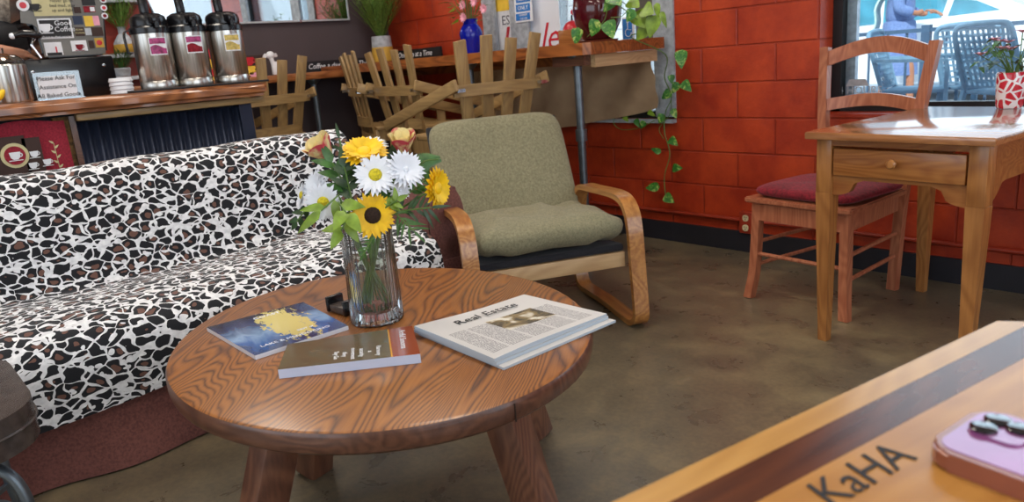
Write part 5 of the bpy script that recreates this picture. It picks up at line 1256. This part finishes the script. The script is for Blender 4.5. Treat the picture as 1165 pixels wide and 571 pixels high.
# outlet
o_ = PY(850, 253, WN-.02); ou = thing('wall_outlet', 'red painted outlet box with two ivory sockets low on the red wall', 'outlet', (o_.x, WN-.018, o_.z))
obj('box', MB().box((0, 0, 0), (.078, .034, .115), bev=.005), 'redpaint', ou)
for z_ in (.026, -.026):
    mb = MB(); mb.prism(rrect(.034, .034, .014, 5), .003, T(0, -.0175, z_) @ RX(90)); so = obj('socket', mb, 'ivory', ou); mb = MB(); mb.box((-.006, -.021, z_+.004), (.003, .001, .01)); mb.box((.006, -.021, z_+.004), (.003, .001, .008)); mb.box((0, -.021, z_-.008), (.005, .001, .005)); obj('slots', mb, 'ink', so, smooth=False)
# hours decal on window 2
hd = PY(975, 98, WN+.14); dcl = thing('hours_decal', 'small white window decal about hours, low in the right window', 'decal', hd); mb = MB(); ytext(mb, '24 HOURS', .05, hd.x, WN+.143, PY(978, 103, WN+.14).z); obj('lettering', mb, 'silver', dcl, world=True, smooth=False)
mb = MB(); hp = [(-.055, 0), (.055, 0), (.038, .032), (-.038, .032)]; mb.prism(hp, .0012, T(hd.x, WN+.143, PY(975, 98, WN+.14).z) @ RX(90)); obj('roof_shape', mb, 'silver', dcl, world=True, smooth=False)

# ------------------------------------------------------------------ outside
GZ = .15
obj('ground', MB().box((-3, 3.68+15, GZ-.10), (50, 30, .20)), 'asphalt', kind='structure', smooth=False)
FY = 7.5
fc = thing('iron_fence', 'dark blue iron railing along the pavement outside the window', 'fence', (-2.5, FY, GZ))
mb = MB(); mb.box((-2.4, FY, 1.04), (7.4, .05, .035)); mb.box((-2.4, FY, GZ+.12), (7.4, .04, .03)); obj('rail', mb, 'iron', fc, world=True, smooth=False)
for i in range(44):
    x = -6.05+i*.168; big = (i % 14 == 6)
    mb = MB(); mb.box((x, FY, (GZ+1.04)/2+(.02 if big else 0)), ((.07, .07, 1.04-GZ+.05) if big else (.018, .018, 1.03-GZ))); obj('post' if big else 'baluster', mb, 'iron', fc, world=True, smooth=False)
def patio(loc, rz, lab):
    e = thing('patio_chair', lab, 'chair', loc, rz, 'woven patio chairs outside')
    mb = MB(); mb.box((0, 0, .42), (.46, .48, .03), bev=.01); obj('seat', mb, 'wicker', e)
    # back with a grid of square holes
    mb = MB(); W_, H_ = .50, .42
    def bp(y, z): return Vector((-.22-(z-.44)*.28-.03*(1-(2*y/W_)**2)*-1, y, z))
    for i in range(12):
        y = -W_/2+W_*i/11; mb.ribbon([bp(y*(.9+.1*(z-.46)/H_), z) for z in (.46, .60, .75, .88)], (0, 1, 0), .016, .01)
    for j in range(10):
        z = .46+H_*j/9; mb.ribbon([bp(-W_/2*.95+W_*.95*k/6, z) for k in range(7)], (0, 0, 1), .016, .01)
    obj('woven_back', mb, 'wicker', e)
    mb = MB(); out = [bp(-.25, .44), bp(-.26, .75), bp(-.24, .88), bp(-.15, .915), bp(.15, .915), bp(.24, .88), bp(.26, .75), bp(.25, .44)]; mb.tube(smoothpath(out, 5), .019, 8); obj('back_frame', mb, 'wicker', e)
    for s in (-1, 1):
        mb = MB(); mb.ribbon(smoothpath([(-.30, s*.27, .68), (-.05, s*.29, .67), (.20, s*.28, .66), (.245, s*.27, .62), (.25, s*.27, .30), (.27, s*.28, 0)], 5), (0, 1, 0), .045, .025); obj('arm', mb, 'wicker', e)
        mb = MB(); mb.beam((-.22, s*.25, .44), (-.32, s*.27, 0), .04, .03); obj('leg', mb, 'wicker', e)
    return e
patio((PY(1160, 70, 6.5).x, 6.5, GZ), R(60), 'blue-grey woven patio chair nearest the window, behind the table vase')
patio((PY(1128, 60, 7.05).x, 7.05, GZ), R(75), 'blue-grey woven patio chair just behind the nearest one, by the railing')
patio((PY(1045, 80, 6.8).x, 6.8, GZ), R(10), 'blue-grey patio chair seen past the post of the wooden chair')
# car
cy = 11.0; car = thing('car', 'white sedan parked beyond the railing outside the right window', 'car', (-4.3, cy, GZ))
prof = [(-2.25, .30), (-2.28, .55), (-2.15, .72), (-1.25, .88), (-1.05, .93), (1.35, .98), (2.05, .95), (2.28, .85), (2.30, .40), (2.2, .25), (-2.1, .22)]
def body(prof, y0, y1, inset=.0, z0=0):
    mb = MB(); n = len(prof); rows = []
    for yy, k in ((y0, .97), (y0+.10, 1), (y1-.10, 1), (y1, .97)): rows.append([mb.b.verts.new((x*k, yy, z if k == 1 else z*.985+.01)) for x, z in prof])
    for A, B in zip(rows, rows[1:]):
        for i in range(n): mb.b.faces.new((A[i], A[(i+1) % n], B[(i+1) % n], B[i]))
    mb.b.faces.new(rows[0]); mb.b.faces.new(rows[-1][::-1]); return mb
obj('body', body(prof, -.88, .88), 'carpaint', car, ang=35)
cab = [(-1.25, .86), (-.45, 1.36), (-.1, 1.44), (.6, 1.43), (1.15, 1.30), (1.85, .95)]
mb = MB(); rows = []
for yy, s in ((-.82, 0), (-.66, 1), (.66, 1), (.82, 0)):
    rows.append([mb.b.verts.new((x*(1 if s else 1), yy if z < 1 else math.copysign(.60 if s else .72, yy), z)) for x, z in cab])
for A, B in zip(rows, rows[1:]):
    for i in range(len(cab)-1): mb.b.faces.new((A[i], A[i+1], B[i+1], B[i]))
mb.b.faces.new(rows[0]); mb.b.faces.new(rows[-1][::-1])
obj('cabin', mb, 'carpaint', car, ang=30)
def sidewin(pts): 
    mb = MB(); s = -1
    def Y(z): return -.825+(z-.9)*.24 if z > .9 else -.82
    a = [mb.b.verts.new((x, Y(z)-.012, z)) for x, z in pts]; b = [mb.b.verts.new((x, Y(z)+.02, z)) for x, z in pts]; n = len(pts)
    mb.b.faces.new(a); mb.b.faces.new(b[::-1])
    for i in range(n): mb.b.faces.new((a[i], a[(i+1) % n], b[(i+1) % n], b[i]))
    return mb
for pts in ([(-1.02, .97), (-.42, 1.32), (.02, 1.37), (.05, .99)], [(.12, .99), (.10, 1.37), (.55, 1.36), (.86, 1.28), (.80, 1.0)], [(.87, 1.01), (.93, 1.26), (1.10, 1.19), (1.42, 1.03)]): obj('side_window', sidewin(pts), 'carglass', car, smooth=False)
for x in (-1.4, 1.4):
    mb = MB(); mb.lathe([(.001, -.10), (.31, -.10), (.33, -.07), (.33, .07), (.31, .10), (.001, .10)], seg=28); mb.b.transform(T(x, -.80, .33) @ RX(90)); w_ = obj('wheel', mb, 'tyre', car)
    mb = MB(); mb.lathe([(.001, 0), (.20, 0), (.20, .02), (.001, .03)], seg=20); mb.b.transform(T(x, -.895, .33) @ RX(90)); obj('hub', mb, 'silver', w_)
# building seen past the bar window
bd_ = thing('brick_building', 'white painted brick building seen through the bar window', 'building', (-9.5, 9, GZ))
mb = MB(); mb.box((-10.2, 9, GZ+2.2), (7.0, 1.5, 4.4)); obj('wall', mb, 'whitebrick', bd_, world=True, smooth=False)
mb = MB(); mb.box((-10.2, 9, GZ+4.45), (7.1, 1.6, .1)); obj('roof_edge', mb, 'silver', bd_, world=True, smooth=False)
bd2 = thing('street_building', 'long pale blue-grey building across the street', 'building', (0, 24, GZ)); mb = MB(); mb.box((0, 24, GZ+2.5), (30, 4, 5)); obj('wall', mb, 'driftwood', bd2, world=True, smooth=False)
for i in range(9): obj('window', MB().box((-12+i*3, 21.97, GZ+2.2), (1.6, .1, 1.6)), 'carglass', bd2, world=True, smooth=False)

# ------------------------------------------------------------------ people
def skin_body(name, joints, edges, rad, mat, parent=None, sub=2, world=True):
    me = bpy.data.meshes.new(name); me.from_pydata([Vector(j) for j in joints], edges, []); o = bpy.data.objects.new(name, me); COL.objects.link(o)
    sk = o.modifiers.new('skin', 'SKIN'); sk.use_smooth_shade = True; sk.branch_smoothing = .4
    lay = me.skin_vertices[0].data if me.skin_vertices else None
    if lay is None:
        bm = bmesh.new(); bm.from_mesh(me); bm.verts.layers.skin.verify(); bm.to_mesh(me); bm.free(); lay = me.skin_vertices[0].data
    for i, r in enumerate(rad): lay[i].radius = r if isinstance(r, tuple) else (r, r); lay[i].use_root = (i == 0)
    s_ = o.modifiers.new('sub', 'SUBSURF'); s_.levels = sub; s_.render_levels = sub
    dg = bpy.context.evaluated_depsgraph_get(); m2 = bpy.data.meshes.new_from_object(o.evaluated_get(dg)); bpy.data.objects.remove(o); bpy.data.meshes.remove(me)
    mb = MB(); mb.b.from_mesh(m2); bpy.data.meshes.remove(m2); return mb
def hand_pts(w, d, up, side):
    """joints of a relaxed hand from wrist w, fingers towards d"""
    w, d, up, side = Vector(w), Vector(d).normalized(), Vector(up).normalized(), Vector(side).normalized()
    J = []; E_ = []; Rr = []
    palm = w+d*.045; J.append(palm); Rr.append((.034, .017)); 
    return palm
def fingers(mb_list, w, d, up, side):
    w, d, up, side = Vector(w), Vector(d).normalized(), Vector(up).normalized(), Vector(side).normalized()
    for k, L in enumerate((.070, .080, .074, .058)):
        b = w+d*.085+side*(.030-.020*k); pts = [b-d*.02, b, b+d*L*.45-up*.012, b+d*L*.75-up*.030, b+d*L*.85-up*.048]
        mb_list.tube(smoothpath(pts, 3), [.0095]*6+[.0085]*6+[.007], 8)
    b = w+d*.03+side*.035; mb_list.tube(smoothpath([b-side*.02, b, b+side*.022+d*.028, b+side*.026+d*.055-up*.012], 3), [.012]*3+[.0105]*3+[.010]*3+[.008], 8)
def head(mb, c, fw, up=(0, 0, 1), s=1.0):
    fw = Vector(fw).normalized(); up = Vector(up); sd = up.cross(fw).normalized(); n0 = len(mb.b.verts)
    q = bmesh.ops.create_uvsphere(mb.b, u_segments=28, v_segments=20, radius=1)['verts']
    for v in q:
        x, y, z = v.co
        X, Y, Z = x*.095, y*.076, z*.118
        if z < 0: X *= 1+.04*z; Y *= 1-.30*(-z)**1.5
        if x > .3:
            X += .020*math.exp(-((y/.16)**2))*math.exp(-(((z+.12)/.16)**2))          # nose
            X -= .010*math.exp(-(((abs(y)-.36)/.16)**2))*math.exp(-(((z-.05)/.12)**2)) # eye sockets
            X += .006*math.exp(-((y/.3)**2))*math.exp(-(((z+.48)/.08)**2))            # lips
            X += .008*math.exp(-((y/.3)**2))*math.exp(-(((z+.85)/.18)**2))            # chin
        v.co = Vector(c)+(fw*X+sd*Y+up*Z)*s
    for sg_ in (-1, 1):
        mb.sphere(Vector(c)+sd*sg_*.077*s-fw*.005, .022*s, 10, 8, (.6, .4, 1.3))
# barista behind the counter
bp_ = thing('person', 'bearded person in a black T-shirt behind the counter, reaching one arm forward', 'person', (-4.50, .30, 0))
hip = Vector((-4.50, .30, .95)); HD = PX(0, -12, -4.36); HD = Vector((-4.36, HD.y-.03, HD.z))
sh_r, sh_l = PX(26, 36, -4.38), Vector((-4.50, HD.y-.26, 1.42))
J = [hip, (-4.48, .33, 1.12), (-4.46, HD.y-.08, 1.32), (-4.43, HD.y-.05, 1.46), (-4.40, HD.y-.03, 1.54), sh_r, PX(-45, 54, -4.20), PX(-10, 58, -4.17), PX(24, 62, -4.15), PX(36, 64, -4.15), sh_l, (-4.42, HD.y-.34, 1.18), (-4.22, HD.y-.30, 1.12), (-4.12, HD.y-.26, 1.12), hip+Vector((.02, .10, -.04)), (-4.46, .41, .50), (-4.52, .41, .09), (-4.40, .43, .04), hip+Vector((.02, -.10, -.04)), (-4.50, .18, .50), (-4.56, .17, .09), (-4.44, .16, .04)]
E_ = [(0, 1), (1, 2), (2, 3), (3, 4), (3, 5), (5, 6), (6, 7), (7, 8), (8, 9), (3, 10), (10, 11), (11, 12), (12, 13), (0, 14), (14, 15), (15, 16), (16, 17), (0, 18), (18, 19), (19, 20), (20, 21)]
rad = [.15, .14, (.16, .13), .10, .055, .065, .048, .040, .030, (.034, .018), .065, .048, .034, (.034, .018), .09, .062, .045, .038, .09, .062, .045, .038]
mb = skin_body('b', J, E_, rad, 'skin'); head(mb, HD, (.75, .55, -.15)); fingers(mb, J[8], Vector(J[9])-Vector(J[8]), (0, 0, 1), (1, -.4, 0)); fingers(mb, J[12], (.9, .2, 0), (0, 0, 1), (0, -1, 0))
obj('body', mb, 'skin', bp_, world=True, ang=80)
mb = skin_body('s', [hip+Vector((0, 0, .02)), J[1], J[2], Vector(J[3])+Vector((0, 0, -.01)), sh_r, Vector(J[6]).lerp(sh_r, .3), sh_l, Vector(J[11]).lerp(sh_l, .35)], [(0, 1), (1, 2), (2, 3), (3, 4), (4, 5), (3, 6), (6, 7)], [.165, .155, (.175, .145), .115, .095, .072, .095, .068], 'tshirt'); obj('tshirt', mb, 'tshirt', bp_, world=True, ang=80)
mb = skin_body('t', [hip, J[14], J[15], Vector(J[16])+Vector((0, 0, .02)), J[18], J[19], Vector(J[20])+Vector((0, 0, .02))], [(0, 1), (1, 2), (2, 3), (0, 4), (4, 5), (5, 6)], [.162, .105, .080, .065, .105, .080, .065], 'trouser'); obj('trousers', mb, 'trouser', bp_, world=True, ang=80)
fwd = Vector((.75, .55, -.15)).normalized()
mb = MB(); mb.sphere((0, 0, 0), 1, 18, 12, (.062, .068, .082)); mb.b.transform(basis(HD+fwd*.052+Vector((0, 0, -.085)), fwd, Vector((-.55, .75, 0)))); 
for v in mb.b.verts: v.co += Vector([noise.noise(v.co*60+Vector((k, 0, 0)))*.006 for k in range(3)])
obj('beard', mb, 'beard', bp_, world=True, ang=80)
mb = MB(); mb.sphere((0, 0, 0), 1, 18, 12, (.100, .084, .085)); mb.b.transform(basis(HD-fwd*.022+Vector((0, 0, .055)), fwd, Vector((-.55, .75, 0)))); obj('hair', mb, 'beard', bp_, world=True, ang=80)
# passer-by outside
PXc = PY(1022, 60, 9.2).x; PYc = 9.2
pw = thing('person', 'person in a long blue coat walking past outside, a pale scarf over one shoulder', 'person', (PXc, PYc, GZ))
hp_ = Vector((PXc, PYc, GZ+.92)); dr = Vector((.97, .2, 0)); sd2 = Vector((-.2, .97, 0))
def pj(f, s, z): return Vector((PXc, PYc, GZ))+dr*f+sd2*s+Vector((0, 0, z))
HD2 = pj(.06, 0, 1.60)
J = [pj(0, 0, .92), pj(0, 0, 1.12), pj(.01, 0, 1.30), pj(.02, 0, 1.42), pj(.04, 0, 1.50), pj(.0, .17, 1.38), pj(.02, .22, 1.12), pj(.20, .16, 1.05), pj(.26, .12, 1.06), pj(.0, -.17, 1.38), pj(.02, -.23, 1.12), pj(.20, -.17, 1.06), pj(.26, -.14, 1.08), pj(0, .09, .86), pj(-.06, .09, .48), pj(-.22, .09, .10), pj(-.12, .09, .04), pj(0, -.09, .86), pj(.14, -.09, .48), pj(.16, -.09, .09), pj(.28, -.09, .035)]
E_ = [(0, 1), (1, 2), (2, 3), (3, 4), (3, 5), (5, 6), (6, 7), (7, 8), (3, 9), (9, 10), (10, 11), (11, 12), (0, 13), (13, 14), (14, 15), (15, 16), (0, 17), (17, 18), (18, 19), (19, 20)]
rad = [.13, .12, .13, .09, .05, .055, .042, .03, (.032, .016), .055, .042, .03, (.032, .016), .08, .055, .038, .035, .08, .055, .038, .035]
mb = skin_body('b', J, E_, rad, 'skin'); head(mb, HD2, dr); fingers(mb, J[8], dr, (0, 0, 1), sd2); fingers(mb, J[12], dr, (0, 0, 1), -sd2); obj('body', mb, 'skin', pw, world=True, ang=80)
mb = skin_body('c', [J[0], J[1], J[2], Vector(J[3])+Vector((0, 0, .0)), J[5], J[6], Vector(J[7]).lerp(J[6], .15), J[9], J[10], Vector(J[11]).lerp(J[10], .15)], [(0, 1), (1, 2), (2, 3), (3, 4), (4, 5), (5, 6), (3, 7), (7, 8), (8, 9)], [.17, .16, .165, .10, .085, .07, .05, .085, .07, .05], 'coat')
for k in range(1): mb.lathe([(.21, -.50), (.20, -.35), (.185, -.15), (.165, .08), (.14, .10), (.001, .11)], (PXc, PYc, GZ+.90), 28, rib=.04, nrib=7)
obj('coat', mb, 'coat', pw, world=True, ang=80)
mb = MB(); mb.sphere(HD2-dr*.02+Vector((0, 0, .03)), .1, 16, 12, (1, .9, 1.0)); obj('hair', mb, 'brown', pw, world=True, ang=80)
mb = MB(); mb.grid(lambda u, v: pj(-.16-.10*v+.02*math.sin(v*9), -.08+.26*u-.13, 1.42-.50*v), 6, 12, .02); obj('scarf', mb, 'scarf', pw, world=True, ang=80)
for i in (15, 19):
    mb = MB(); q_ = Vector(J[i]); mb.sphere(q_+dr*.07+Vector((0, 0, -.05)), .05, 14, 8, (2.3, .9, .85)); obj('shoe', mb, 'white', pw, world=True)
